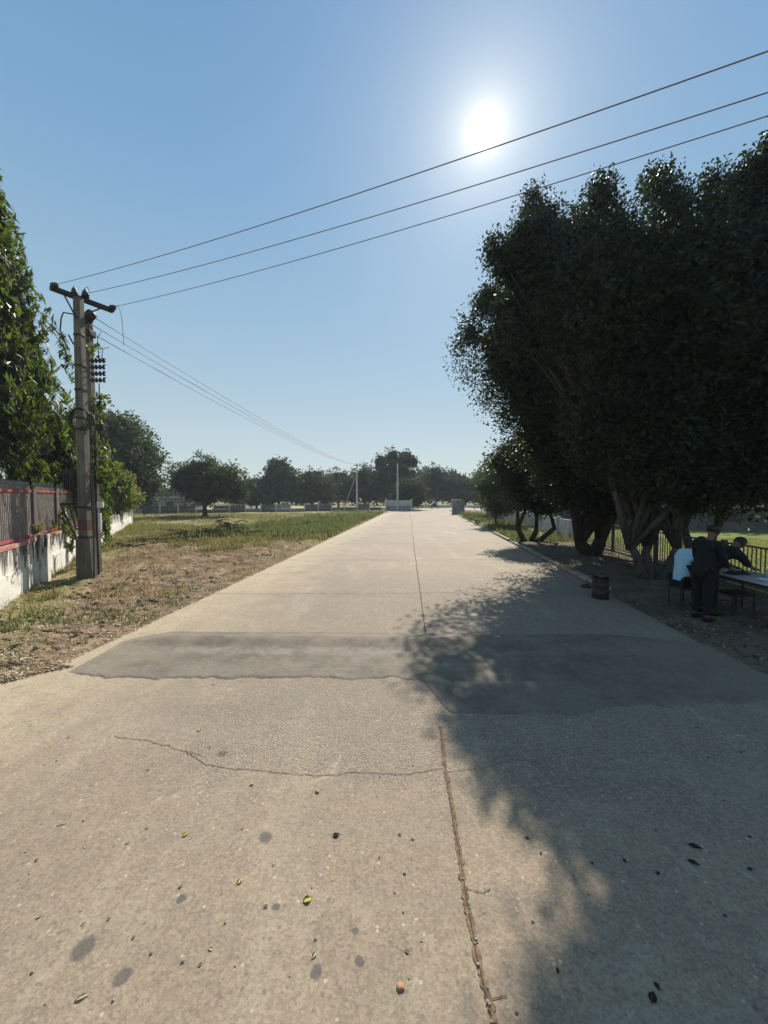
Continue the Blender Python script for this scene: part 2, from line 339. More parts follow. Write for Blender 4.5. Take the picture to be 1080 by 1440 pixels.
# ------------------------------------------------------------------ shape helpers
def box(bm, x0, x1, y0, y1, z0, z1, mat=None, bev=0):
    r = bmesh.ops.create_cube(bm, size=1)
    T = Matrix.Translation(((x0+x1)/2, (y0+y1)/2, (z0+z1)/2)) @ Matrix.Diagonal((x1-x0, y1-y0, z1-z0, 1))
    if mat is not None: T = mat @ T
    bmesh.ops.transform(bm, matrix=T, verts=r['verts'])
    if bev:
        es = list({e for v in r['verts'] for e in v.link_edges})
        bmesh.ops.bevel(bm, geom=es, offset=bev, segments=2, affect='EDGES', profile=.6)
def tube(bm, pts, rad, seg=8, caps=True):
    pts = [Vector(p) for p in pts]; n = len(pts)
    if isinstance(rad, (int, float)): rad = [rad]*n
    rings = []; up = Vector((0, 0, 1)); prev = None
    for i, p in enumerate(pts):
        d = (pts[min(i+1, n-1)]-pts[max(i-1, 0)])
        d = d.normalized() if d.length > 1e-9 else up
        if prev is None:
            a = d.cross(up if abs(d.z) < .95 else Vector((1, 0, 0))).normalized()
        else:
            a = (prev-d*prev.dot(d)).normalized()
        prev = a; b = d.cross(a)
        rings.append([bm.verts.new(p+(a*math.cos(t)+b*math.sin(t))*rad[i]) for t in [2*math.pi*k/seg for k in range(seg)]])
    for i in range(n-1):
        for k in range(seg):
            bm.faces.new((rings[i][k], rings[i][(k+1) % seg], rings[i+1][(k+1) % seg], rings[i+1][k]))
    if caps:
        bm.faces.new(rings[0][::-1]); bm.faces.new(rings[-1])
def lathe(bm, base, prof, seg=14, axis=Vector((0, 0, 1))):
    axis = axis.normalized(); tube(bm, [Vector(base)+axis*h for r, h in prof], [max(r, .0005) for r, h in prof], seg)
def B(): return bmesh.new()

# ------------------------------------------------------------------ ground, road
def LE(Y): return -4.70+.0965*Y
def RE(Y): return 4.22+.0975*Y
def wallX(Y): return -7.42-.536*(Y-7.4)
bm = B()
n = 40
ring = [bm.verts.new((900*math.cos(2*math.pi*k/n), 900*math.sin(2*math.pi*k/n), -.06)) for k in range(n)]
bm.faces.new(ring)
tag(build('ground', bm, M['ground']), kind='structure')
# concrete carriageway, a slab with its own thickness, opening into an apron in front
bm = B()
def wob(Y, s): return .05*float(fbm(Y, s, 1.3, 3, 5))
lefts = [(-13, -6), (-13, 3.0), (-5.2, 3.6), (-4.3, 4.6)]+[(LE(y)+wob(y, 1), y) for y in np.arange(5.4, 60.1, .4)]
rights = [(RE(y)+wob(y, 9), y) for y in np.arange(60, 2.9, -.4)]+[(RE(3), -6)]
top = [bm.verts.new((x, y, 0)) for x, y in lefts+rights]; bot = [bm.verts.new((v.co.x, v.co.y, -.1)) for v in top]
bm.faces.new(top[::-1])
for i in range(len(top)): bm.faces.new((top[i], top[(i+1) % len(top)], bot[(i+1) % len(top)], bot[i]))
bmesh.ops.recalc_face_normals(bm, faces=bm.faces)
tag(build('road', bm, M['concrete']), kind='structure')
bm = B(); box(bm, -60, 120, 60.01, 80, -.08, .0)
tag(build('crossing_road', bm, M['concrete']), kind='structure')

def dirt_z(x, y):
    z = .05*fbm(x, y, .7, 3, 1)++.095*fbm(x, y, 2.3, 4, 2)+.035*fbm(x, y, 6.5, 3, 12)+.016*fbm(x, y, 16, 2, 8)
    d = x-np.where(y > 4.9, LE(y), -4.0-(4.9-y)*1.22)           # 0 at the edge of the concrete, negative on the dirt
    k = np.clip(-d/.9, 0, 1); return .012+(.02+z)*k + .05*np.clip(-d/4, 0, 1) + .005*fbm(x, y, 9, 2, 4) - .03*np.clip((d+.05)/.12, 0, 1)
def dirt_patch():
    ys = np.geomspace(3.0, 62, 620); nu = 330
    rows = []
    for y in ys:
        r = LE(y) if y > 4.9 else -4.0-(4.9-y)*1.22
        r = r+.10*fbm(y, 3.3, 1.1, 4, 21)+.05
        l = min(wallX(y)-.02, r-3) if y > 6 else -12
        if y > 28: l = -45
        u = np.linspace(0, 1, nu)**.8
        x = l+(r-l)*(1-(1-u)); rows.append(np.stack([x, np.full(nu, y)], 1))
    P = np.array(rows); z = dirt_z(P[..., 0], P[..., 1]); V = np.concatenate([P, z[..., None]], 2).reshape(-1, 3)
    ny = len(ys); i = np.arange((ny-1)*(nu-1)); r, c = i//(nu-1), i % (nu-1); a = r*nu+c
    return fromnp('dirt_shoulder', V, np.stack([a, a+1, a+nu+1, a+nu], 1), M['ground'], smooth=True)
tag(dirt_patch(), kind='structure')
def verge_z(x, y):
    d = x-RE(y); return .02+.045*np.clip(d/.5, 0, 1)+.03*fbm(x, y, 2.2, 4, 31)*np.clip(d/.3, 0, 1)+.006*fbm(x, y, 12, 2, 3)-.03*np.clip((.05-d)/.12, 0, 1)
ys = np.geomspace(3.2, 60, 400); nu = 120; rows = []
for y in ys:
    l = RE(y)-.03+.07*fbm(y, 7.7, 1.4, 4, 61); r = RE(y)+4.35
    rows.append(np.stack([l+(r-l)*np.linspace(0, 1, nu), np.full(nu, y)], 1))
P = np.array(rows); V = np.concatenate([P, verge_z(P[..., 0], P[..., 1])[..., None]], 2).reshape(-1, 3)
i = np.arange((len(ys)-1)*(nu-1)); r_, c_ = i//(nu-1), i % (nu-1); a = r_*nu+c_
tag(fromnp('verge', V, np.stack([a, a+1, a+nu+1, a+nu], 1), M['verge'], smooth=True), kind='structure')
bm = B()
vs = [(RE(0)+4.3, 0), (60, 0), (60, 55), (RE(55)+4.3, 55)]
bm.faces.new([bm.verts.new((x, y, .035)) for x, y in vs])
tag(build('lawn', bm, M['lawn']), kind='structure')

# worn asphalt hump and patch across the road
def bump_patch():
    xs = np.linspace(-4.02, 5.0, 360); nv = 70; V = []
    for x in xs:
        px = 540+x/6.0*F
        # far edge, near edge in metres of distance
        far = 6.12-.02*x+.03*float(fbm(x, .3, 2.2, 3, 41))
        if x > 3.6: far -= (x-3.6)*.35
        near = 4.55 + .07*float(fbm(x, 5.3, 2.6, 5, 43))+.05*float(fbm(x, 2.3, 11, 3, 44))
        t = min(max((x-.42)/.3, 0), 1); near -= .74*t*t*(3-2*t) - .08*float(fbm(x, 1.3, 3, 4, 4))*t
        t = min(max((x-2.0)/.8, 0), 1); near += .16*t
        if x < -3.4: near += (-3.4-x)*.25; far -= (-3.4-x)*.7
        for j in range(nv):
            v = j/(nv-1); y = near+(far-near)*v
            edge = min(v, 1-v)*(far-near); ez = min(edge/.04, 1); e2 = min(min(x+4.02, 5.0-x)/.25, 1)
            hump = math.exp(-((y-(5.72-.015*x))/.22)**2)*.055*min(max((x+4.0)/.8, 0), 1)*min(max((4.4-x)/.8, 0), 1)
            flat = .012
            V.append((x, y, -.004+(.010+flat*0.6+hump+.006*float(fbm(x, y, 5, 2, 6)))*ez*max(e2, .0)))
    V = np.array(V); nx = len(xs); i = np.arange((nx-1)*(nv-1)); r, c = i//(nv-1), i % (nv-1); a = r*nv+c
    return fromnp('asphalt_hump', V, np.stack([a, a+nv, a+nv+1, a+1], 1), M['asphalt'], smooth=True)
tag(bump_patch(), kind='structure')
def humpz(x, y):
    return 0.0
def strip(name, pts, w, m, jit=.3, step=.03, z=.005, seed=1):
    """a thin irregular strip lying along a polyline"""
    P = []
    for a, b in zip(pts[:-1], pts[1:]):
        a = Vector(a); b = Vector(b); k = max(1, int((b-a).length/step))
        P += [a+(b-a)*t/k for t in range(k)]
    P.append(Vector(pts[-1])); bm = B(); prev = None; rr = random.Random(seed); off = 0
    for i, p in enumerate(P):
        d = (P[min(i+1, len(P)-1)]-P[max(i-1, 0)]).normalized(); nn = Vector((-d.y, d.x, 0))
        off = off*.9+rr.uniform(-1, 1)*w*jit; ww = w*rr.uniform(.5, 1.4)/2
        l = bm.verts.new((p+nn*(off+ww)).to_tuple()[:2]+(z,)); r = bm.verts.new((p+nn*(off-ww)).to_tuple()[:2]+(z,))
        if prev: bm.faces.new((prev[0], prev[1], r, l))
        prev = (l, r)
    return tag(build(name, bm, m), kind='structure')
jp = [G(694, 1440), G(672, 1340), G(655, 1250), G(640, 1160), G(628, 1085), G(619, 1022)]
jp2 = [G(599, 893), G(593, 850), G(587, 805), G(581, 760), G(577, 722)]
strip('road_joint', jp, .032, M['joint'], .14, .015, .005, 3)
strip('road_joint', [p+Vector((-.006, 0, 0)) for p in jp], .004, M['crack'], .35, .012, .009, 4)
strip('road_joint', jp2, .028, M['joint'], .12, .06, .005, 5)
strip('road_joint', jp2, .014, M['crack'], .15, .06, .009, 6)
strip('road_crack', [G(160, 1035), G(215, 1043), G(262, 1056), G(288, 1076), G(340, 1082), G(400, 1086), G(440, 1090), G(500, 1086), G(560, 1090), G(622, 1082)], .005, M['crack'], 1.0, .010, .004, 7)
strip('road_crack', [G(262, 1056), G(285, 1062)], .004, M['crack'], .8, .012, .004, 8)
strip('road_crack', [G(627, 1086), G(690, 1078), G(720, 1068), G(760, 1072)], .0035, M['crack'], .8, .012, .004, 9)
strip('road_crack', [G(655, 1250), G(680, 1258), G(690, 1252)], .004, M['crack'], .8, .012, .004, 10)
strip('road_crack', [G(690, 1408), G(712, 1400)], .004, M['crack'], .8, .012, .004, 11)
for k, y in enumerate((8.6, 13.2, 17.8, 22.4, 27, 31.6, 36.2, 42)):
    strip('road_joint', [Vector((LE(y)+.1, y, 0)), Vector((RE(y)-.1, y+.15, 0))], .012, M['crack'], .25, .08, .004, 20+k)
# kerb stones along the right edge
def kerb():
    bm = B(); y = 8.8; rr = random.Random(5)
    while y < 46:
        L = 1.0
        if rr.random() > .12:
            a = math.atan(.0975)+rr.uniform(-.02, .02)
            T = Matrix.Translation((RE(y)+.10+rr.uniform(-.02, .02), y, rr.uniform(-.03, .0))) @ Matrix.Rotation(-a, 4, 'Z') @ Matrix.Rotation(rr.uniform(-.04, .04), 4, 'Y')
            box(bm, -.07, .07, 0, L-.03, -.05, .12, T, .012)
        y += L
    return build('kerb', bm, M['kerb'])
tag(kerb(), kind='structure')

# ------------------------------------------------------------------ left wall with fence on top
def wframe(Y):      # frame with x along the wall away from us, z up, at a point of the wall
    d = Vector((-.536, 1, 0)).normalized(); n = Vector((d.y, -d.x, 0))      # n points to the road
    return Matrix(((d.x, n.x, 0, wallX(Y)), (d.y, n.y, 0, Y), (0, 0, 1, 0), (0, 0, 0, 1)))
def wlen(Ya, Yb): return (Yb-Ya)*math.sqrt(1+.536**2)
wall = empty('boundary_wall', (wallX(5.5), 5.5, 0), 'long whitewashed wall with black mildew stains beside the dirt shoulder', 'wall')
T = wframe(5.5); L = wlen(5.5, 28.3)
def wall_seg(a, b, z0, z1, y0, y1):
    bm = B(); box(bm, a, b, y0, y1, z0, z1, T)
    n = max(2, int((b-a)/.25))
    for k in range(1, n):
        p = T @ Vector((a+(b-a)*k/n, 0, 0)); nn = (T.to_3x3() @ Vector((1, 0, 0)))
        bmesh.ops.bisect_plane(bm, geom=bm.verts[:]+bm.edges[:]+bm.faces[:], plane_co=p, plane_no=nn)
    for v in bm.verts:
        v.co.z += .012*float(fbm(v.co.y, 1, .5, 2, 71)) if v.co.z > .9 else 0
    return bm
build('masonry', wall_seg(0, L, -.1, 1.12, -.20, 0), M['whitewash'], wall)
build('plinth', wall_seg(0, L-.2, -.1, .62, .0, .035), M['whitewash'], wall)
build('coping', wall_seg(0, wlen(5.5, 11.4), 1.12, 1.20, -.215, .015), M['cap'], wall)
sB = wlen(5.5, 9.45)
bm = B(); box(bm, sB-.13, sB+.13, .0, .19, -.1, 1.26, T, .015); build('buttress', bm, M['whitewash'], wall)
bm = B(); box(bm, sB-.25, sB+.25, -.22, .0, 1.2, 1.27, T, .01); build('stone_block', bm, M['greyc'], wall)
bm = B(); box(bm, L-.02, L+.28, -.26, .06, -.1, 1.38, T, .015); build('end_pillar', bm, M['whitewash'], wall)

fence = empty('picket_fence', (wallX(5.5), 5.5, 1.2), 'grey spiked metal fence with red rails standing on the whitewashed wall', 'fence')
sec = [(0.05, sB-.18), (sB+.2, wlen(5.5, 11.1)), (wlen(5.5, 11.35), wlen(5.5, 14.0))]
for a, b in sec:
    bm = B(); x = a+.05
    while x < b:
        box(bm, x-.019, x+.019, -.118, -.082, 1.22, 2.44, T)
        q = T @ Vector((x, -.1, 2.44)); lathe(bm, q, [(.022, 0), (.030, .03), (.0, .13)], 4)
        x += .095
    build('picket_panel', bm, M['bars'], fence)
    bm = B(); box(bm, a, b, -.085, -.055, 2.30, 2.35, T); build('top_rail', bm, M['redpaint'], fence)
    bm = B(); box(bm, a, b, -.085, -.05, 1.235, 1.29, T); build('bottom_rail', bm, M['redpaint'], fence)
for s in (sB, wlen(5.5, 11.22), wlen(5.5, 14.1)):
    bm = B(); box(bm, s-.13, s+.13, -.2, -.03, 1.273, 2.38, T, .01); build('fence_post', bm, M['pillar'], fence)

# ------------------------------------------------------------------ foliage
def leaf_cloud(cent, n_per, spread, size, aspect=.5, droop=0.0, up=0.4, jit=.5, squash=1.0):
    """diamond leaves round every clump centre -> verts, faces, tint"""
    C = np.repeat(cent, n_per, 0); n = len(C)
    r = RNG.normal(size=(n, 3)); r /= np.linalg.norm(r, axis=1)[:, None]
    sp = np.asarray(spread); sp = np.repeat(sp, n_per) if sp.ndim else sp
    P = C+r*((RNG.random(n)**.5)*sp)[:, None]*np.array([1, 1, squash])
    ax = RNG.normal(size=(n, 3)); ax[:, 2] = ax[:, 2]*(1-droop)-2.2*droop; ax /= np.linalg.norm(ax, axis=1)[:, None]
    s = RNG.normal(size=(n, 3)); s[:, 2] *= (1-up); s = np.cross(ax, s); s /= np.linalg.norm(s, axis=1)[:, None]
    L = size*(1+jit*(RNG.random(n)-.5)*2)
    a = ax*L[:, None]*.5; b = s*(L*aspect*.5)[:, None]
    nn = np.cross(a, b); nn /= np.linalg.norm(nn, axis=1)[:, None]; bend = nn*(L*.12)[:, None]
    V = np.stack([P-a, P+b-a*.15-bend, P+a, P-b-a*.15-bend], 1).reshape(-1, 3)
    Fq = np.arange(n*4).reshape(-1, 4)
    t = np.repeat(np.clip(RNG.random(n)*.6+np.repeat(RNG.random(len(cent)), n_per)*.4, 0, 1), 4)
    return V, Fq, t
def lobes_clumps(lobes, n, inner=.35, noise=.22):
    vol = np.array([l[3]*l[4]*l[5] for l in lobes])**.62; k = RNG.choice(len(lobes), n, p=vol/vol.sum())
    Lb = np.array(lobes)[k]; r = RNG.normal(size=(n, 3)); r /= np.linalg.norm(r, axis=1)[:, None]
    # an uneven outline: the radius varies with direction
    lump = 1+noise*np.sin(r[:, 0]*5+k*1.7)*np.sin(r[:, 1]*4.3+k)+noise*np.sin(r[:, 2]*6+k*2.3)*.7+noise*.8*np.sin(r[:, 0]*11+r[:, 2]*9+k)
    rad = (inner+(1-inner)*RNG.random(n)**.45)*lump
    return Lb[:, :3]+r*rad[:, None]*Lb[:, 3:6]
def lb(x, y, z, r, ry=None, rz=None): return (x, y, z, r, ry or r, rz or r)
def tree(name, label, base, lobes, nclump, nper, leaf, mat, bark, trunk_r=.18, cat='tree', group=None, aspect=.5, spread=.45, droop=0., up=.4, inner=.35, noise=.22, limbs=True, fork=.28, stems=None, zmin=None, shoots=None, core=True, dy=None):
    t = empty(name, (base[0], base[1], 0), label, cat, group)
    cz = max(l[2] for l in lobes); bx, by = base[:2]
    rr = random.Random(int(abs(bx*100+by*31)))
    bm = B(); f = max(.5, (min(l[2] for l in lobes))*fork*1.6)
    stems = stems or [(0, 0)]
    for k, (sx, sy) in enumerate(stems):
        p0 = Vector((bx+sx*.25, by+sy*.25, -.05)); top = Vector((bx+sx*.9, by+sy*.9, f))
        pts = [p0, p0.lerp(top, .3)+Vector((rr.uniform(-.04, .04), rr.uniform(-.04, .04), 0)), p0.lerp(top, .7)+Vector((rr.uniform(-.06, .06), 0, 0)), top]
        tube(bm, pts, [trunk_r*1.35, trunk_r*1.0, trunk_r*.88, trunk_r*.8], 9)
        if limbs:
            mine = [l for q, l in enumerate(lobes) if q % len(stems) == k] or lobes
            for l in mine:
                e = Vector(l[:3]); m1 = top.lerp(e, .45)+Vector((rr.uniform(-.2, .2), rr.uniform(-.2, .2), rr.uniform(-.1, .35)))
                tube(bm, [top-Vector((0, 0, .15)), top.lerp(m1, .5)+Vector((0, 0, .05)), m1, e], [trunk_r*.72, trunk_r*.6, trunk_r*.42, trunk_r*.16], 7)
                for q in range(4):
                    e2 = e+Vector((rr.uniform(-1, 1)*l[3], rr.uniform(-1, 1)*l[4], rr.uniform(-.6, .9)*l[5]))*.75
                    tube(bm, [m1, m1.lerp(e2, .5)+Vector((0, 0, .12)), e2], [trunk_r*.3, trunk_r*.2, trunk_r*.06], 5)
    build('trunk', bm, bark, t, True)
    C = lobes_clumps(lobes, nclump, inner, noise)
    if shoots:
        S_ = []; shoots = list(shoots)
        for l in lobes:
            if l[2] < 6.3: continue
            for q in range(4):
                a = RNG.random()*6.28; c_ = .25+.65*RNG.random(); shoots.append((l[0]+math.cos(a)*l[3]*c_, l[1]+math.sin(a)*l[4]*c_, l[2]+l[5]*math.sqrt(1-c_*c_)*.95, .3+.35*RNG.random(), .24))
        for (x, y, z, h, w) in shoots:
            for q in range(int(26*h/.5)):
                u = RNG.random(); S_.append((x+RNG.normal()*w*(1-u*.8)*.5, y+RNG.normal()*w*(1-u*.8)*.5, z+h*u))
        C = np.concatenate([C, np.array(S_)])
    if zmin is not None: C = C[C[:, 2] > zmin+spread*.6]
    sp = spread*(.6+.8*RNG.random(len(C)))
    V, Fq, tt = leaf_cloud(C, nper, sp, leaf, aspect, droop, up)
    if core:        # coarser leaves added to close the crown, inner shade put into their darker tint
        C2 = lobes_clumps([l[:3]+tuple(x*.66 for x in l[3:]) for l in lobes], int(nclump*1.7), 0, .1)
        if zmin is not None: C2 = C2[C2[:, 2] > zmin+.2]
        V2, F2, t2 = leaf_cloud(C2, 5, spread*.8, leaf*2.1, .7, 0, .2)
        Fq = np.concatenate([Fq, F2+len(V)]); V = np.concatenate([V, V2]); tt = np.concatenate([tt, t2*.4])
    fromnp('crown', V, Fq, mat, t, attr=tt)
    return t

# the row of big dark trees on the right
tree('broadleaf_tree', 'tall dense dark tree whose trunk rises behind the small drum', (7.6, 14.0),
     [lb(5.0, 13.4, 7.1, 2.15, 2.2, 2.2), lb(5.9, 12.6, 8.7, 1.7, 1.8, 1.5), lb(6.2, 13.6, 4.8, 1.9, 2, 1.6), lb(8.4, 14, 7.2, 2.9), lb(7.6, 13.4, 3.6, 1.7, 1.6, 1.4), lb(8.8, 13.2, 4.0, 1.9, 2, 1.7), lb(6.4, 13.9, 3.5, 1.2, 1.3, 1.1), lb(9.4, 14.2, 2.9, 1.3, 1.3, 1.1), lb(5.6, 12.9, 5.9, 1.7, 1.7, 1.5), lb(6.9, 13.1, 3.3, 1.25, 1.1, 1.1), lb(7.9, 12.9, 2.9, 1.2, 1.1, 1.0), lb(7.2, 13.0, 2.7, 1.0, 1.0, .8), lb(8.9, 13.0, 2.8, 1.1, 1, .9), lb(6.8, 13.3, 2.3, .9, .8, .6), lb(8.1, 13.3, 2.1, .9, .8, .6)],
     4800, 34, .10, M['ficus'], M['bark'], .25, group='trees along the right verge', spread=.42, fork=.2, stems=[(-.5, 0), (.45, .2)],
     shoots=[(4.5, 12.0, 9.3, 2.1, .42), (5.0, 12.0, 9.4, 1.5, .36), (5.4, 12.2, 10.0, .7, .4), (3.4, 13.2, 8.4, .6, .4), (2.9, 13.2, 7.4, .5, .3)])
tree('broadleaf_tree', 'tall dense tree with several grey stems beside the person in light blue', (6.9, 9.9),
     [lb(5.3, 9.6, 7.1, 1.95, 2.0, 1.8), lb(7.5, 9.6, 7.2, 1.85, 1.85, 1.7), lb(6.6, 9.5, 5.2, 2.0, 2.0, 1.5), lb(8.6, 8.8, 7.1, 1.75, 1.75, 1.65), lb(3.75, 10.4, 6.7, .75, .8, .75), lb(3.2, 10.0, 8.0, .5, .5, .45), lb(3.8, 10.0, 8.1, .7, .7, .55), lb(5.7, 9.2, 4.4, 1.1, 1, 1.1), lb(6.1, 9.2, 3.3, .9, .8, .9), lb(8.4, 9.4, 5.0, 2.1), lb(6.2, 9.7, 7.4, 1.4, 1.4, 1.2), lb(6.0, 10.3, 3.9, 1.3, 1.2, 1.1), lb(7.6, 10.6, 3.3, 1.5, 1.2, 1.2), lb(5.0, 9.0, 6.6, 1.5, 1.5, 1.3), lb(6.6, 8.6, 6.4, 1.8, 1.8, 1.5), lb(6.9, 9.1, 3.9, 1.3, 1.2, 1.1), lb(8.0, 8.8, 3.4, 1.35, 1.2, 1.15), lb(6.1, 10.0, 3.6, 1.05, 1, 1.0), lb(4.6, 10.0, 7.2, 1.2, 1.2, 1.1), lb(7.0, 9.4, 2.6, .8, .8, .6), lb(7.9, 9.8, 2.4, .8, .7, .6), lb(8.9, 8.4, 3.9, 1.3), lb(7.2, 8.8, 3.1, 1.15, .9, .95), lb(6.2, 9.2, 4.6, 1.2), lb(8.3, 9.6, 2.7, 1.2, 1, .9)],
     6400, 36, .088, M['ficus'], M['greybark'], .115, group='trees along the right verge', spread=.36, fork=.25, stems=[(-.55, .1), (.1, .3), (.7, -.1)], noise=.15,
     shoots=[(5.2, 9.6, 8.9, .6, .4), (6.9, 9.4, 8.7, .6, .4), (7.5, 9.1, 8.9, .6, .35), (7.9, 8.6, 8.6, .7, .3), (8.3, 8.5, 8.5, .7, .3), (6.5, 9.5, 9.4, .5, .4)])
tree('broadleaf_tree', 'forked tree standing against the railing behind the people at the table', (9.5, 11.4),
     [lb(9.6, 11.8, 7.2, 2.4), lb(9.2, 11.2, 4.6, 2.2, 2.2, 1.9), lb(11.5, 11.5, 6, 2.6), lb(11.6, 11.0, 3.4, 2.0, 2, 1.6), lb(9.6, 10.8, 3.0, 1.5, 1.3, 1.1)],
     2200, 28, .13, M['ficus'], M['greybark'], .12, group='trees along the right verge', spread=.45, stems=[(-.7, 0), (.6, .2)])
tree('broadleaf_tree', 'nearest tall tree of the right verge, its crown cut by the frame edge', (9.6, 7.6),
     [lb(9.4, 7.6, 6.6, 1.8), lb(9.6, 7.8, 5.2, 2.1), lb(8.8, 8.1, 8.1, 1.1, 1.0, 1.0), lb(10.6, 6.6, 6.2, 2.1), lb(9.6, 8.2, 3.4, 1.5, 1.4, 1.1), lb(8.3, 7.4, 6.2, 1.4, 1.5, 1.3), lb(8.4, 8.4, 3.6, 1.1, 1.1, .9)],
     2400, 30, .10, M['ficus'], M['greybark'], .2, group='trees along the right verge', spread=.36, shoots=[(8.0, 8.1, 8.3, 1.3, .35), (8.4, 8.0, 8.5, 1.4, .35), (7.7, 8.3, 8.2, 1.0, .35)])
tree('small_tree', 'small low tree with leaning branches in front of the pale panel wall', (6.9, 18.3),
     [lb(6.1, 18.3, 3.75, 1.15, 1.3, 1.05), lb(7.0, 18.2, 3.9, 1.4, 1.4, 1.2), lb(6.9, 18.0, 2.5, 1.35, 1.3, .9), lb(8.1, 18.3, 3.2, 1.3, 1.3, 1.2), lb(7.4, 17.9, 1.9, 1.0, .8, .6)],
     1300, 22, .11, M['ficus'], M['bark'], .13, group='trees along the right verge', spread=.32, stems=[(-.6, 0), (.4, 0), (1.3, -.2)], fork=.25)
tree('small_tree', 'small rounded tree furthest along the right verge', (8.3, 28.5),
     [lb(7.9, 28.5, 2.9, 1.1), lb(8.8, 28.5, 3.2, 1.4), lb(8.6, 28.4, 1.7, 1.1)], 500, 20, .15, M['mid'], M['bark'], .1, spread=.35, group='trees along the right verge')

# drooping mast tree on the left
def droop_tree(name, label, base, prof, nleaf, mat, tx=0):
    t = empty(name, (base[0], base[1], 0), label, 'tree')
    bm = B(); tube(bm, [(base[0]+tx, base[1], -.1), (base[0]+tx*.9, base[1], 3), (base[0], base[1], 7), (base[0], base[1], prof[-1][0])], [.14, .12, .07, .02], 9)
    zs = np.array([p[0] for p in prof]); rs = np.array([p[1] for p in prof]); C = []
    nb = 380
    for k in range(nb):
        z = np.interp((k+RNG.random())/nb, np.cumsum(np.r_[0, np.diff(zs)*(rs[1:]+rs[:-1])])/np.sum(np.diff(zs)*(rs[1:]+rs[:-1])), zs)
        a = RNG.random()*2*math.pi; R = np.interp(z, zs, rs)*(.45+.80*RNG.random()**1.4)*(1+.30*math.sin(a*3+z*1.9)); dr = R*1.0+.55
        p = [Vector((base[0]+math.cos(a)*R*u, base[1]+math.sin(a)*R*u, z+.3*u-dr*u*u)) for u in (0, .25, .5, .75, 1)]
        if k % 2 == 0: tube(bm, p, [.02, .016, .012, .009, .004], 4)
        for u in np.linspace(.3, 1, 9):
            i = min(int(u*4), 3); q = p[i].lerp(p[i+1], u*4-i); C.append(q)
        for q in range(5): C.append(p[-1]-Vector((RNG.normal()*.05, RNG.normal()*.05, .14*(q+1))))
    build('trunk', bm, M['bark'], t, True)
    C = np.array(C); V, Fq, tt = leaf_cloud(C, nleaf, .12, .30, .19, .72, .3)
    core = lobes_clumps([(base[0], base[1], z, np.interp(z, zs, rs)*.55, np.interp(z, zs, rs)*.55, .8) for z in np.arange(4.2, 12, .6)], 1500, 0, .1)
    V2, F2, t2 = leaf_cloud(core, 8, .3, .36, .4, .5, .3); Fq = np.concatenate([Fq, F2+len(V)]); V = np.concatenate([V, V2]); tt = np.concatenate([tt, t2*.2])  # core leaves tinted darker, painting the shade inside the crown
    fromnp('crown', V, Fq, mat, t, attr=tt); return t
droop_tree('mast_tree', 'tall tree with drooping bright green leaves behind the spiked fence', (-12.2, 11.8), [(4.0, 1.7), (4.8, 2.4), (6.0, 2.65), (7.2, 2.45), (8.2, 1.85), (9.8, 1.45), (11.2, 1.0), (12.4, .7), (13.6, .1)], 9, M['ashoka'], 1.15)
tree('small_tree', 'dark bushy tree filling the gap behind the fence and the pole', (-11.4, 13.6), [lb(-11.3, 13.6, 4.1, 1.1, 1.1, 1.3), lb(-11.6, 13.8, 2.7, 1.2, 1.2, 1.0), lb(-10.7, 13.4, 3.0, .9)],
     420, 22, .15, M['mid'], M['bark'], .12, spread=.35)
tree('big_tree', 'large dark tree behind the far end of the whitewashed wall', (-23.5, 35), [lb(-24.6, 35, 7.6, 2.8, 3, 2.7), lb(-22.6, 35, 5.6, 2.4, 2.6, 2.3), lb(-25, 34, 4.2, 3.2), lb(-22.0, 34.5, 3.4, 2.2, 2.2, 1.9), lb(-27.5, 35, 6, 3)],
     1500, 18, .26, M['mid'], M['bark'], .35, spread=.6)
tree('bush', 'yellow green bush leaning over the end of the whitewashed wall', (-16.6, 24), [lb(-16.9, 24, 2.6, 1.25, 1.2, 1.5), lb(-16.3, 24, 2.2, .9, .9, .8), lb(-17.6, 24, 2.2, 1.1)], 500, 20, .15, M['bush'], M['bark'], .08, cat='bush', spread=.3)
tree('bush', 'green shrub growing tall just behind the concrete poles', (-13.9, 17), [lb(-13.7, 17, 3.1, .7, .7, 1.5), lb(-14.1, 17, 2.4, .8, .8, 1.1)], 260, 18, .14, M['bush'], M['bark'], .06, cat='bush', spread=.28)
tree('round_tree', 'broad round tree with leaning trunk in front of the far wall', (-19.1, 41), [lb(-20.9, 41, 4.0, 1.95, 2, 1.7), lb(-19.2, 41, 4.6, 1.8, 2, 1.6), lb(-17.2, 41, 3.8, 2.2, 2.2, 1.9), lb(-19, 41, 2.7, 2.3, 2, 1.2), lb(-15.9, 41, 2.8, 1.4, 1.4, 1.2)],
     1200, 16, .24, M['mid'], M['bark'], .25, spread=.5, fork=.3)
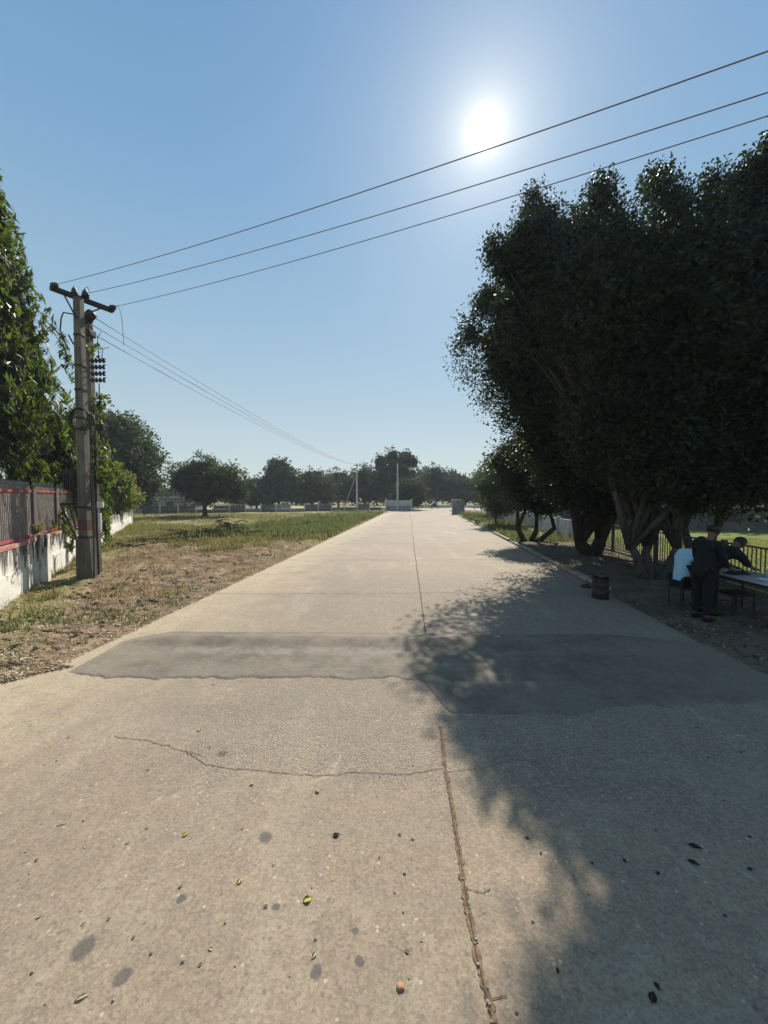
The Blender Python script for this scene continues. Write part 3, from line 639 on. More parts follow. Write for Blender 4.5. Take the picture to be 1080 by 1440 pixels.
far = [(392, 645, 21, 66, 'tall upright tree with a square top left of the two white poles'), (361, 672, 17, 70, 'low rounded tree between the broad round tree and the tall upright tree'), (343, 676, 18, 78, 'small hazy tree half hidden behind the broad round tree'),
       (438, 659, 27, 70, 'wide domed tree right of the tall upright tree'), (476, 660, 24, 78, 'rounded tree behind the left end of the distant pole'), (513, 655, 25, 78, 'bushy tree behind the leaning pole strut'),
       (557, 634, 29, 74, 'highest feathery tree of the distant row at the road end'), (575, 674, 18, 62, 'small round tree in front of the feathery tree'), (612, 653, 31, 84, 'broad tree behind the end of the concrete road'),
       (655, 669, 22, 84, 'lower domed tree left of the grey gate pillar gap'), (684, 660, 20, 80, 'sparse tree beside the right tree mass'), (640, 664, 20, 95, 'tree filling the gap behind the far gate pillar'), (700, 664, 24, 88, 'far dark tree behind the small low tree'),
       (590, 660, 26, 100, 'hazy tree furthest back behind the crossing road'), (530, 664, 30, 100, 'hazy tree behind the distant poles'), (460, 668, 26, 105, 'hazy low tree at the back of the left row'), (410, 672, 24, 105, 'hazy tree behind the tall upright tree'),
       (226, 683, 16, 90, 'pale hazy tree in the gap beside the big dark tree'), (250, 688, 14, 110, 'faint tree far away left of the round tree'), (200, 680, 20, 100, 'faint tree far behind the end of the wall'), (330, 684, 20, 110, 'faint hazy tree behind the gap right of the round tree')]
for i, (px, pt, hw, d, lab) in enumerate(far):
    x = (px-540)/F*d; zt = H+(698-pt)/F*d; r = hw/F*d; rr = random.Random(i)
    lobes = [lb(x, d, zt-r*.72, r*.85, r*.8, r*.72), lb(x-r*.5, d, zt*.42, r*.8, r*.8, zt*.38), lb(x+r*.5, d+.5, zt*.45, r*.8, r*.8, zt*.38)]
    if i == 6: lobes = [lb(x+dx*r, d, zt-zz*r, r*q, r*q, r*q*1.1) for dx, zz, q in ((-.7, .55, .4), (-.15, .3, .4), (.45, .35, .38), (.8, .6, .35), (0, .9, .7), (-.5, 1.5, .8), (.4, 1.6, .8))]+lobes[1:]
    tree('distant_tree', lab, (x, d), lobes, 420 if i < 13 else 300, 14, .42 if d < 90 else .55, M['far'], M['bark'], .22, group='trees beyond the end of the road', spread=.75, core=True, zmin=.3, noise=.28, fork=.15)
# trees behind the lawn on the right
for i, (x, y, z, r, lab) in enumerate([(17, 36, 5, 4, 'dark tree behind the lawn, seen left of the grey stems'), (23, 33, 5, 4.2, 'dark tree behind the lawn, above the people at the table'), (29, 30, 5.5, 4.5, 'dark tree behind the lawn near the right frame edge'), (35, 27, 5, 4.5, 'dark tree behind the lawn beyond the right frame edge'), (14.5, 41, 4.5, 3.5, 'dark tree behind the lawn and the panel wall')]):
    tree('lawn_tree', lab, (x, y), [lb(x, y, z, r, r, r*.9), lb(x-r*.6, y, z*.5, r*.7, r*.7, r*.55), lb(x+r*.6, y, z*.5, r*.7, r*.7, r*.55)], 520, 14, .4, M['mid'], M['bark'], .25, group='trees behind the lawn', spread=.8, zmin=.4)

# ------------------------------------------------------------------ railing, panel wall and gate on the right
def RX(Y, off=3.35): return RE(Y)+off
def rframe(Y, off=3.35):
    d = Vector((.0975, 1, 0)).normalized(); n = Vector((d.y, -d.x, 0))
    return Matrix(((d.x, n.x, 0, RX(Y, off)), (d.y, n.y, 0, Y), (0, 0, 1, 0), (0, 0, 0, 1)))
rail = empty('metal_railing', (RX(4), 4, 0), 'dark metal railing with thin vertical bars between verge and lawn', 'railing')
T = rframe(4.0); x = 0
while x < 13.9:
    bm = B(); box(bm, x-.05, x+.05, -.05, .05, -.1, 1.12, T, .008); build('railing_post', bm, M['pillar'], rail)
    if x+2.8 < 14.1:
        bm = B()
        for k in range(1, 24): box(bm, x+k*2.8/24-.009, x+k*2.8/24+.009, -.009, .009, .16, 1.03, T)
        box(bm, x+.05, x+2.75, -.02, .02, 1.03, 1.07, T); box(bm, x+.05, x+2.75, -.02, .02, .12, .16, T)
        build('bar_panel', bm, M['railing'], rail)
    x += 2.8
bm = B(); box(bm, 0, 14, .06, .20, -.1, .09, T, .01); tag(build('lawn_kerb', bm, simple('yellow_kerb', (.50, .47, .12), (.40, .36, .12), 4)), kind='structure')
pw = empty('panel_wall', (RX(18.2), 18.2, 0), 'low pale concrete panel wall with white posts beyond the small low tree', 'wall')
T = rframe(18.2); x = 0; k = 0
while x < 27:
    bm = B(); box(bm, x-.09, x+.09, -.10, .10, -.1, 1.10, T, .01); build('wall_post', bm, M['whitep'], pw)
    bm = B(); box(bm, x+.09, x+2.91, -.04, .04, -.1, .5, T, .006); box(bm, x+.09, x+2.91, -.04, .04, .51, 1.0, T, .006); build('wall_panel', bm, M['whitep'], pw)
    x += 3; k += 1
gp = empty('gate_pillar', (9.1, 47.6, 0), 'broad grey block pillar at the right end of the concrete road', 'gate pillar')
bm = B(); box(bm, 8.45, 9.5, 47.2, 47.9, -.1, 1.72, None, .02); build('shaft', bm, M['greyc'], gp)
bm = B(); box(bm, 8.38, 9.57, 47.13, 47.97, 1.72, 1.82, None, .02); build('cap', bm, M['whitep'], gp)
bm = B(); box(bm, 9.5, 9.95, 47.4, 47.7, -.1, 1.6, None, .02); build('side_block', bm, M['greyc'], gp)
gw = empty('gate_wall', (2.4, 59, 0), 'pale rendered wall with an end post left of the road end', 'wall')
bm = B(); box(bm, .3, 4.1, 58.9, 59.1, -.1, .75, None, .01); build('lower_course', bm, M['greyc'], gw)
bm = B(); box(bm, .3, 4.1, 58.93, 59.07, .75, 1.6, None, .01); build('upper_course', bm, M['whitep'], gw)
for x in (.3, 4.2): bm = B(); box(bm, x-.12, x+.12, 58.8, 59.2, -.1, 1.85, None, .01); build('end_post', bm, M['whitep'], gw)
bm = B(); box(bm, 8.5, 45, 78, 78.4, 0, .42, None, .02)
tag(build('parapet', bm, simple('white_parapet', (.78, .77, .72), (.66, .65, .6), 2)), 'low bright white parapet along the far side of the crossing road', 'wall')
# far boundary wall on the left, posts and panels
fw = empty('far_wall', (-30, 44, 0), 'long grey precast wall with pale posts across the far side of the grass field', 'wall')
a = Vector((-36, 42.5, 0)); b = Vector((-.2, 58.5, 0)); dl = (b-a).normalized(); n = Vector((dl.y, -dl.x, 0)); Lw = (b-a).length
T = Matrix(((dl.x, n.x, 0, a.x), (dl.y, n.y, 0, a.y), (0, 0, 1, 0), (0, 0, 0, 1))); x = 0; rr = random.Random(3)
while x < Lw-1.9:
    h = 1.05+rr.uniform(-.05, .08)
    bm = B(); box(bm, x-.08, x+.08, -.08, .08, -.1, h+.15, T); build('wall_post', bm, M['whitep'], fw)
    bm = B(); box(bm, x+.08, x+1.87, -.03, .03, -.1, .55, T); 
    if rr.random() < .75: box(bm, x+.08, x+1.87, -.03, .03, .57, h, T)
    build('wall_panel', bm, M['greyc'] if rr.random() < .5 else M['darkc'], fw)
    x += 1.95
shed = empty('low_shed', (-35, 55, 0), 'low grey shed with pale sheet roof behind the far wall', 'shed')
bm = B(); box(bm, -38, -27, 53, 58, 0, 1.9); build('wall', bm, M['greyc'], shed)
bm = B(); box(bm, -38.4, -26.6, 52.5, 58.4, 0, .12, Matrix.Translation((0, 0, 2.0)) @ Matrix.Rotation(.0, 4, 'X'), .01); build('roof', bm, M['roof'], shed)
for x in (-36, -33, -30): bm = B(); box(bm, x, x+1, 52.93, 53.05, .6, 1.5); build('window', bm, M['darkpaper'], shed)
bh = empty('low_building', (13, 28, 0), 'long low dark building across the lawn behind the railing', 'building')
TB = Matrix.Translation((12.6, 28.5, 0)) @ Matrix.Rotation(-.42, 4, 'Z')
bm = B(); box(bm, 0, 36, 0, 3, 0, 1.45, TB); build('wall', bm, M['darkc'], bh)
bm = B(); box(bm, -.3, 36.3, -.4, 3.4, 1.45, 1.62, TB, .01); build('roof', bm, M['greyc'], bh)
for k in range(9): bm = B(); box(bm, 1.5+k*3.8, 3.2+k*3.8, -.02, .06, .55, 1.15, TB); build('window', bm, M['darkpaper'], bh)
fh = empty('site_hut', (-11.6, 12.6, 0), 'grey flat roofed hut glimpsed behind the spiked fence', 'hut')
bm = B(); box(bm, -14.2, -12.4, 14.6, 16.8, 0, 2.05); build('wall', bm, M['greyc'], fh)
bm = B(); box(bm, -14.4, -12.2, 14.4, 17, 2.05, 2.2, None, .01); build('roof', bm, M['roof'], fh)

# ------------------------------------------------------------------ electricity poles
PX, PY = -7.62, 9.8
pole = empty('electricity_pole', (PX, PY, 0), 'front concrete electricity pole with crossarm and black cable coil', 'utility pole')
bm = B()
def pscpole(bm, x, y, z0, z1, w0, w1, d0, d1):
    """rectangular concrete pole with a sunk web between two flanges"""
    secs = []
    for z, w, d in ((z0, w0, d0), (z1, w1, d1)):
        f = .18*w; s = .10*d
        prof = [(-w/2, -d/2), (-w/2+f, -d/2), (-w/2+f+.01, -d/2+s), (w/2-f-.01, -d/2+s), (w/2-f, -d/2), (w/2, -d/2), (w/2, d/2), (w/2-f, d/2), (w/2-f-.01, d/2-s), (-w/2+f+.01, d/2-s), (-w/2+f, d/2), (-w/2, d/2)]
        secs.append([bm.verts.new((x+a, y+b, z)) for a, b in prof])
    for k in range(12): bm.faces.new((secs[0][k], secs[0][(k+1) % 12], secs[1][(k+1) % 12], secs[1][k]))
    bm.faces.new(secs[0][::-1]); bm.faces.new(secs[1])
pscpole(bm, PX, PY, -.1, 7.15, .25, .165, .2, .14); build('shaft', bm, M['pole'], pole)
bm = B(); pscpole(bm, PX, PY, -.1, 1.12, .345, .325, .28, .27); build('foot', bm, M['pole'], pole)
for z in (1.14, 1.9, 4.15, 4.85, 5.45, 6.2): bm = B(); w = .150-.0078*z; box(bm, PX-w, PX+w, PY-w*.8, PY+w*.8, z, z+.05, None, .006); build('clamp_band', bm, M['steel'], pole)
bm = B(); w = .122; box(bm, PX-w, PX+w, PY-.103, PY+.10, 1.35, 1.60); build('red_band', bm, M['bandred'], pole)
e0 = D(72, 412, 9.45); e1 = D(160, 443, 10.62); e0.z = e1.z = 7.22
ad = (e1-e0).normalized(); an = Vector((ad.y, -ad.x, 0))
TA = Matrix(((ad.x, an.x, 0, e0.x), (ad.y, an.y, 0, e0.y), (0, 0, 1, 7.22), (0, 0, 0, 1))); AL = (e1-e0).length
bm = B(); box(bm, 0, AL, -.10, .03, -.05, .05, TA, .008); box(bm, 0, AL, .03, .05, -.05, -.035, TA); build('crossarm', bm, M['steel'], pole)
bm = B(); 
for s in (.25, AL-.3): tube(bm, [TA @ Vector((s, 0, -.06)), Vector((PX, PY-.09, 6.62))], .018, 6)
build('arm_brace', bm, M['steel'], pole)
def insul(base, axis, sc=1.0, parent=None):
    bm = B(); lathe(bm, base, [(r*sc, h*sc) for r, h in ((.018, -.03), (.02, 0), (.062, .01), (.066, .03), (.035, .045), (.055, .055), (.055, .075), (.03, .09), (.042, .10), (.042, .12), (.018, .14), (.012, .17))], 14, axis)
    return build('insulator', bm, M['porcelain'], parent or pole, True)
wdir = Vector((.87, -.5, 0)).normalized()
att = [TA @ Vector((.05, 0, .04)), TA @ Vector((AL*.50, 0, .10)), TA @ Vector((AL-.05, 0, .04))]
insul(att[0]+Vector((0, 0, 0)), wdir, 1.25); insul(att[2], wdir, 1.25)
insul(att[1]+Vector((.05, -.03, 0)), wdir+Vector((0, 0, -.2)), 1.1); insul(TA @ Vector((AL*.52, 0, .05)), Vector((0, 0, 1)), 1.4); insul(TA @ Vector((AL*.36, -.05, .05)), Vector((0, 0, 1)), 1.2)
# black cable coil
bm = B(); cc = Vector((PX+.0, PY-.06, 4.15)); 
for k in range(4):
    pts = []
    for q in range(33):
        t = 2*math.pi*q/32; pts.append(cc+Vector((math.cos(t)*(.36+.012*k)+.02*k-.02, -.16*math.cos(t*1)-.05+.02*k, math.sin(t)*(.25+.012*(k % 2))-.015*k)))
    tube(bm, pts, .016, 6, False)
tube(bm, [cc+Vector((.38, -.05, .1)), cc+Vector((.36, 0, -.3)), cc+Vector((.22, .05, -.65)), cc+Vector((.16, .05, -1.6)), (PX+.2, PY, 1.2), (PX+.19, PY-.02, 0)], .015, 6)
tube(bm, [cc+Vector((-.36, .1, .0)), cc+Vector((-.7, .3, .04)), cc+Vector((-1.3, .9, .25)), cc+Vector((-2.4, 2.2, .9))], .012, 6)
build('cable_coil', bm, M['cable'], pole, True)
# lower bracket platform
bm = B(); bz = 1.98
box(bm, PX-.46, PX-.12, PY-.22, PY-.17, bz, bz+.06); box(bm, PX-.46, PX-.12, PY+.17, PY+.22, bz, bz+.06); box(bm, PX-.46, PX-.41, PY-.17, PY+.17, bz+.005, bz+.055)
tube(bm, [(PX-.44, PY-.2, bz), (PX-.15, PY-.13, 1.15)], .022, 6); tube(bm, [(PX-.25, PY-.2, bz), (PX-.13, PY-.13, 1.35)], .018, 6)
tube(bm, [(PX-.44, PY+.2, bz), (PX-.15, PY+.13, 1.15)], .022, 6)
build('bracket', bm, M['steel'], pole)
bm = B(); box(bm, PX-.42, PX-.16, PY-.12, PY+.14, 2.36, 2.74, None, .01)
for k in range(5): box(bm, PX-.41+k*.055, PX-.385+k*.055, PY-.16, PY-.12, 2.38, 2.9)
build('fuse_box', bm, M['steel'], pole)
bm = B(); tube(bm, [(PX-.3, PY, 2.36), (PX-.28, PY, 2.15), (PX-.14, PY-.02, 2.1)], .03, 7); build('conduit', bm, M['cable'], pole)
bm = B(); tube(bm, [(PX-.09, PY-.05, 6.72), (PX-.30, PY-.1, 6.74), (PX-.36, PY-.1, 6.62), (PX-.40, PY-.1, 6.3), (PX-.55, PY+.3, 6.0)], .016, 6); build('loose_cable', bm, M['cable'], pole)
bm = B(); tube(bm, [(PX-.11, PY-.05, 5.98), (PX-.2, PY-.1, 6.2)], .02, 6); build('step_iron', bm, M['steel'], pole)
# second pole behind
QX, QY = -7.90, 10.45
p2 = empty('electricity_pole', (QX, QY, 0), 'second slimmer concrete pole just behind the front one, carrying fuse racks', 'utility pole')
bm = B(); pscpole(bm, QX, QY, -.1, 6.78, .24, .17, .2, .14); build('shaft', bm, M['pole'], p2)
bm = B(); lathe(bm, (QX-.02, QY-.02, 6.9), [(.05, -.1), (.14, -.08), (.15, .0), (.14, .08), (.04, .1)], 14, Vector((.8, -.3, .25))); lathe(bm, (QX+.12, QY-.05, 7.0), [(.05, -.14), (.12, -.1), (.13, .0), (.12, .08), (.04, .12)], 14, Vector((.8, -.3, .45)));
box(bm, QX-.15, QX+.14, QY-.13, QY+.12, 6.45, 6.62, None, .02); build('shackle_cluster', bm, M['steel'], p2, True)
bm = B()
for k in range(4):
    z = 5.78-.17*k; box(bm, QX+.1, QX+.50-.03*k, QY-.12, QY-.06, z, z+.035, Matrix.Translation((0, 0, 0)))
    for q in range(4): lathe(bm, (QX+.16+.10*q, QY-.09, z-.045), [(.02, 0), (.036, .02), (.036, .05), (.02, .07), (.03, .09), (.03, .12), (.015, .13)], 8)
    tube(bm, [(QX+.42, QY-.09, z+.02), (QX+.56, QY-.15, z+.05+.02*(k % 2))], .012, 5)
tube(bm, [(QX+.33, QY-.09, 5.2), (QX+.33, QY-.1, 3.7)], .018, 6)
tube(bm, [(QX+.33, QY-.09, 5.8), (QX+.33, QY-.1, 6.4), (QX+.38, QY, 6.62)], .009, 5); tube(bm, [(QX+.40, QY-.09, 5.8), (QX+.46, QY-.1, 6.1), (QX+.55, QY, 6.18)], .009, 5)
build('fuse_rack', bm, M['steel'], p2, True)
bm = B(); box(bm, QX+.26, QX+.44, QY-.16, QY-.04, 3.95, 4.12, None, .01); build('junction_box', bm, M['steel'], p2)
bm = B(); box(bm, QX+.2, QX+.4, QY-.16, QY-.04, 2.55, 2.65, None, .01); build('junction_box', bm, M['steel'], p2)
bm = B()
for k in range(5):
    a = k*1.3; pts = [(QX+.17+.03*math.sin(a+z*2), QY-.12+.02*math.cos(a+z*3), z) for z in np.arange(.0, 5.0-.5*k, .25)]; tube(bm, pts, .011, 5)
build('hanging_cable', bm, M['cable'], p2)
bm = B(); box(bm, QX+.24, QX+.40, QY-.20, QY-.14, 1.9, 2.05, None, .01); build('meter_box', bm, M['paper'], p2)
bm = B(); box(bm, QX+.27, QX+.33, QY-.2, QY-.14, 1.3, 1.75, None, .01); build('meter_box', bm, M['paper'], p2)
# creeper on the second pole
C = []
for k in range(105):
    z = 6.1 if k < 6 else 2.5+2.4*RNG.random()**1.1; C.append((QX+.12+.16*RNG.normal()+.22*math.sin(z*3)*.5+ (0.25 if z < 3.3 else 0)*RNG.random(), QY-.08+.14*RNG.normal(), z))
V, Fq, tt = leaf_cloud(np.array(C), 8, .13, .11, .6, .4, .3)
cr = fromnp('creeper', V, Fq, M['ashoka'], attr=tt); tag(cr, 'green creeper climbing the rear concrete pole below the fuse racks', 'creeper')

# overhead wires: one object each
def wire(a, b, sag, r, label, group, n=60):
    a = Vector(a); b = Vector(b); bm = B()
    pts = [a.lerp(b, k/n)+Vector((0, 0, -4*sag*(k/n)*(1-k/n))) for k in range(n+1)]
    tube(bm, pts, r, 6); return tag(build('overhead_wire', bm, M['wire'], None, True), label, 'wire', group)
# far ends follow the pixels where the wires leave the frame
def span(a, pxq, pyq, sag, r, label, n=70):
    a = Vector(a); rq = ray(pxq, pyq)
    # meet the vertical plane through a along wdir
    nn = Vector((wdir.y, -wdir.x, 0)); t = (a-Vector((0, 0, H))).dot(nn)/rq.dot(nn); q = Vector((0, 0, H))+rq*t
    s = (q-a).dot(wdir); Lt = 32.0; u = s/Lt
    zb = (q.z-a.z*(1-u)+4*sag*u*(1-u))/u
    b = a+wdir*Lt; b.z = zb
    return wire(a, b, sag, r, label, 'wires crossing over the road', n)
span(att[0]+wdir*.2, 1080, 72, .75, .0058, 'topmost overhead wire, tied to the near end of the crossarm')
span(att[1]+wdir*.24, 1080, 130, .75, .0058, 'middle overhead wire crossing the road from the crossarm centre')
span(att[2]+wdir*.2, 1080, 163, .75, .0058, 'lowest of the wires crossing the road, tied to the far crossarm end')
# jumpers
for pts, lab in (([att[2]+wdir*.2, att[2]+wdir*.36+Vector((0, 0, -.04)), att[2]+wdir*.38+Vector((0, .1, -.35)), Vector((QX+.75, QY+.3, 6.35))], 'short looped jumper wire hanging from the far crossarm end'),
                 ([att[1]+wdir*.28, att[1]+wdir*.2+Vector((0, 0, .16)), att[1]+wdir*.02+Vector((0, 0, .15))], 'short curled jumper wire above the crossarm centre')):
    bm = B(); P4 = [Vector(p) for p in pts]; sm = []
    for k in range(25):
        t = k/24*(len(P4)-1); i = min(int(t), len(P4)-2); f = t-i
        p0, p1, p2_, p3 = P4[max(i-1, 0)], P4[i], P4[i+1], P4[min(i+2, len(P4)-1)]
        sm.append(.5*((2*p1)+(p2_-p0)*f+(2*p0-5*p1+4*p2_-p3)*f*f+(3*p1-3*p2_+p3-p0)*f**3))
    tube(bm, sm, .007, 5); tag(build('jumper_wire', bm, M['wire'], None, True), lab, 'wire')

# distant poles
def far_pole(px, ptop, d, label, strut=False):
    x = (px-540)/F*d; zt = H+(698-ptop)/F*d
    t = empty('electricity_pole', (x, d, 0), label, 'utility pole')
    bm = B(); tube(bm, [(x, d, -.1), (x, d, zt)], [.17, .11], 8); build('shaft', bm, M['whitep'], t)
    bm = B(); box(bm, x-.5, x+.5, d-.05, d+.05, zt-.35, zt-.25); build('crossarm', bm, M['steel'], t)
    if strut: bm = B(); tube(bm, [(x-2.2, d-.3, -.1), (x-.1, d-.1, zt*.75)], .08, 7); build('strut', bm, M['greyc'], t)
    return x, zt
x1, z1 = far_pole(502, 652, 61, 'distant pale pole with a leaning strut left of the road end', True)
x2, z2 = far_pole(559, 652, 59, 'distant pale pole standing behind the gate wall')
st = [Vector((QX+.2, QY-.05, 6.95)), Vector((QX+.1, QY-.05, 6.78)), Vector((QX+.05, QY-.05, 6.58))]
for k, (s, lab) in enumerate(zip(st, ('upper of three wires running from the rear pole to the distant pole', 'middle of three wires running from the rear pole to the distant pole', 'lower of three wires running from the rear pole to the distant pole'))):
    wire(s, (x1-.45+.45*k, 61, z1-.2), .55+.12*k, .009, lab, 'wires running to the distant pole')
wire((x2, 59, z2-.3), (26, 75, z2+.3), .3, .010, 'faint wire running right from the pole behind the gate wall', 'wires at the far end')
wire((x1, 61, z1-.2), (x2, 59, z2-.3), .3, .010, 'faint short wire between the two distant poles', 'wires at the far end')

# ------------------------------------------------------------------ drum by the kerb
g = G(844, 841); dr = empty('rusty_drum', (g.x, g.y, .0), 'small dark rusty drum standing at the shaded road edge', 'drum')
bm = B(); lathe(bm, (g.x, g.y, -.01), [(.155, 0), (.165, .01), (.163, .13), (.172, .14), (.172, .155), (.163, .165), (.163, .29), (.172, .30), (.172, .315), (.163, .325), (.163, .43), (.170, .44), (.170, .455), (.155, .455), (.15, .43)], 28); build('barrel', bm, M['rust'], dr, True)
bm = B(); lathe(bm, (g.x, g.y, .42), [(.149, 0), (.149, .012), (.06, .022), (.04, .05), (.035, .05)], 24); build('lid', bm, M['rustlid'], dr, True)
g = G(824, 826); bm = B(); lathe(bm, (g.x, g.y, 0), [(.11, 0), (.12, .02), (.09, .06), (.03, .085)], 12)
for v in bm.verts: v.co += Vector((random.uniform(-.012, .012), random.uniform(-.012, .012), 0))
tag(build('stone', bm, M['rust'], None, True), 'dark flat stone lying just left of the rusty drum', 'stone')

# ------------------------------------------------------------------ people
def skin(name, verts, edges, radii, m, parent, sub=2, T=None):
    me = bpy.data.meshes.new(name); me.from_pydata([tuple(v) for v in verts], edges, []); o = bpy.data.objects.new(name, me); col.objects.link(o)
    o.modifiers.new('s', 'SKIN')
    for i, sv in enumerate(me.skin_vertices[0].data):
        r = radii[i]; sv.radius = (r, r) if isinstance(r, (int, float)) else r; sv.use_root = (i == 0)
    s = o.modifiers.new('u', 'SUBSURF'); s.levels = sub; s.render_levels = sub
    dg = bpy.context.evaluated_depsgraph_get(); me2 = bpy.data.meshes.new_from_object(o.evaluated_get(dg)); me2.name = name
    bpy.data.objects.remove(o)
    if T is not None: me2.transform(T)
    me2.materials.clear(); return link(name, me2, m, parent, True)
def person(loc, rz, label, J, shirt, trou, shirt_long=.12, hair='short', h=1.0):
    """J: joints in a frame that faces +y, in metres; pelvis, chest, neck, head, arms and legs"""
    t = empty('person', loc, label, 'person', rz=rz)
    T = Matrix.Translation(loc) @ Matrix.Rotation(rz, 4, 'Z') @ Matrix.Scale(h, 4)
    V = [Vector(J[k]) for k in ('pelvis', 'waist', 'chest', 'neck', 'head')]; E = [(0, 1), (1, 2), (2, 3), (3, 4)]
    hd = (V[4]-V[3]).normalized(); Rr = [(.12, .085), (.10, .07), (.11, .07), .05, .055]
    V.append(V[4]+hd*.10); E.append((4, 5)); Rr.append((.10, .112)); V.append(V[5]+hd*.09); E.append((5, 6)); Rr.append((.088, .10))
    # head gets its bulk from the last vertices; nose and jaw
    for s in 'lr':
        sh, el, wr, ha = (Vector(J[k+s]) for k in ('sh', 'el', 'wr', 'ha')); b = len(V)
        V += [sh, el, wr]; E += [(2, b), (b, b+1), (b+1, b+2)]; Rr += [.045, .038, .030]
        pal = wr.lerp(ha, .6); b2 = len(V); V.append(pal); E.append((b+2, b2)); Rr.append((.036, .02))
        d = (ha-wr).normalized(); side = d.cross(Vector((0, 0, 1))); side = side.normalized() if side.length > .1 else Vector((1, 0, 0))
        for q, (o_, ln) in enumerate(((-.027, .062), (-.009, .075), (.009, .07), (.027, .055))):
            f1 = pal+side*o_+d*.035; f2 = f1+d*ln*.5+Vector((0, 0, -.008)); f3 = f2+d*ln*.45+Vector((0, 0, -.02)); c = len(V)
            V += [f1, f2, f3]; E += [(b2, c), (c, c+1), (c+1, c+2)]; Rr += [.010, .0085, .007]
        th = wr.lerp(ha, .3)+side*.04*(1 if s == 'l' else -1); c = len(V); V += [th, th+d*.04+side*.012*(1 if s == 'l' else -1)]; E += [(b2, c), (c, c+1)]; Rr += [.011, .008]
        hp, kn, an_, to = (Vector(J[k+s]) for k in ('hp', 'kn', 'an', 'to')); b = len(V)
        V += [hp, kn, an_, to]; E += [(0, b), (b, b+1), (b+1, b+2), (b+2, b+3)]; Rr += [.07, .05, .036, (.04, .03)]
    skin('body', V, E, Rr, M['skin'], t, 2, T)
    fw_ = Vector(J.get('face', (0, 1, 0))).normalized(); hc = V[5]; sd_ = fw_.cross(hd).normalized()
    def piece(name, bm, m):
        o = build(name, bm, m, None, True); o.data.transform(T); reparent(o, t)
    bm = B(); lathe(bm, hc+fw_*.085-hd*.03, [(.018, -.01), (.016, 0), (.010, .02), (.003, .028)], 8, fw_); piece('nose', bm, M['skin'])
    for s in (-1, 1):
        bm = B(); lathe(bm, hc+sd_*s*.085-fw_*.005, [(.022, -.005), (.026, .004), (.012, .014)], 8, sd_*s); piece('ear', bm, M['skin'])
        bm = B(); bmesh.ops.create_icosphere(bm, subdivisions=1, radius=.011, matrix=Matrix.Translation(hc+fw_*.086+sd_*s*.03+hd*.012)); piece('eye', bm, M['paper'])
    # hair cap over the back and crown of the skull
    bm = B(); bmesh.ops.create_uvsphere(bm, u_segments=20, v_segments=14, radius=.103, matrix=Matrix.Translation(hc+hd*.03-fw_*.014))
    for v in list(bm.verts):
        q = v.co-hc
        if q.dot(fw_) > .03 and q.dot(hd) < .075 or q.dot(hd) < -.088: bm.verts.remove(v)
    if hair == 'bun': bmesh.ops.create_icosphere(bm, subdivisions=2, radius=.05, matrix=Matrix.Translation(hc-fw_*.13-hd*.01))
    o = build('hair', bm, M['hair'], None, True); o.data.transform(T); reparent(o, t)
    # shirt: torso with sleeves
    dn = Vector((0, -.12, -1))
    V = [Vector(J['waist']), Vector(J['chest']), Vector(J['neck']).lerp(Vector(J['chest']), .35), Vector(J['pelvis']), Vector(J['pelvis'])+dn*shirt_long]; E = [(0, 1), (1, 2), (0, 3), (3, 4)]
    Rr = [(.18, .14), (.20, .14), (.10, .085), (.19, .155), (.20, .16)]
    for s in 'lr':
        sh, el = Vector(J['sh'+s]), Vector(J['el'+s]); b = len(V); wr = Vector(J['wr'+s])
        V += [sh, sh.lerp(el, .55), el, el.lerp(wr, .75 if hair == 'bun' else .1)]; E += [(1, b), (b, b+1), (b+1, b+2), (b+2, b+3)]; Rr += [.095, .075, .062, .05]
    skin('shirt', V, E, Rr, shirt, t, 2, T)
    V = [Vector(J['pelvis'])]; E = []; Rr = [(.155, .125)]
    for s in 'lr':
        hp, kn, an_ = (Vector(J[k+s]) for k in ('hp', 'kn', 'an')); b = len(V); V += [hp, kn, kn.lerp(an_, .5), an_+Vector((0, 0, .03))]; E += [(0, b), (b, b+1), (b+1, b+2), (b+2, b+3)]; Rr += [.105, .082, .07, .062]
    skin('trousers', V, E, Rr, trou, t, 2, T)
    for s in 'lr':
        an_, to = Vector(J['an'+s]), Vector(J['to'+s]); bm = B(); d = (to-an_); d.z = 0; d.normalize()
        tube(bm, [an_-d*.06+Vector((0, 0, -.03)), an_+Vector((0, 0, -.02)), an_+d*.08+Vector((0, 0, -.035)), to+d*.03+Vector((0, 0, .0))], [.035, .048, .045, .025], 10)
        o = build('shoe', bm, M['darktrouser'], None, True); o.data.transform(T); reparent(o, t)
    return t
def reparent(o, t):
    mw = Matrix.Translation(t.location) @ t.rotation_euler.to_matrix().to_4x4(); o.parent = t; o.data.transform(mw.inverted())
def legs(w=.10, sp=.0, bx=0):
    return dict(hpl=(-w, bx, .86), knl=(-w-.01, bx+.03+sp, .47), anl=(-w-.02, bx-.01+sp, .08), tol=(-w-.04, bx+.14+sp, .035), hpr=(w, bx, .86), knr=(w+.01, bx+.03-sp, .47), anr=(w+.02, bx-.02-sp, .08), tor=(w+.04, bx+.13-sp, .035))
bent = dict(pelvis=(0, -.08, .92), waist=(0, .02, 1.05), chest=(0, .26, 1.18), neck=(0, .44, 1.24), head=(0, .50, 1.27), face=(0, .75, -.65),
            shl=(-.18, .36, 1.16), ell=(-.22, .50, .94), wrl=(-.16, .68, .84), hal=(-.12, .80, .80), shr=(.18, .36, 1.16), elr=(.22, .52, .95), wrr=(.16, .72, .86), har=(.12, .86, .84), **legs(bx=-.08))
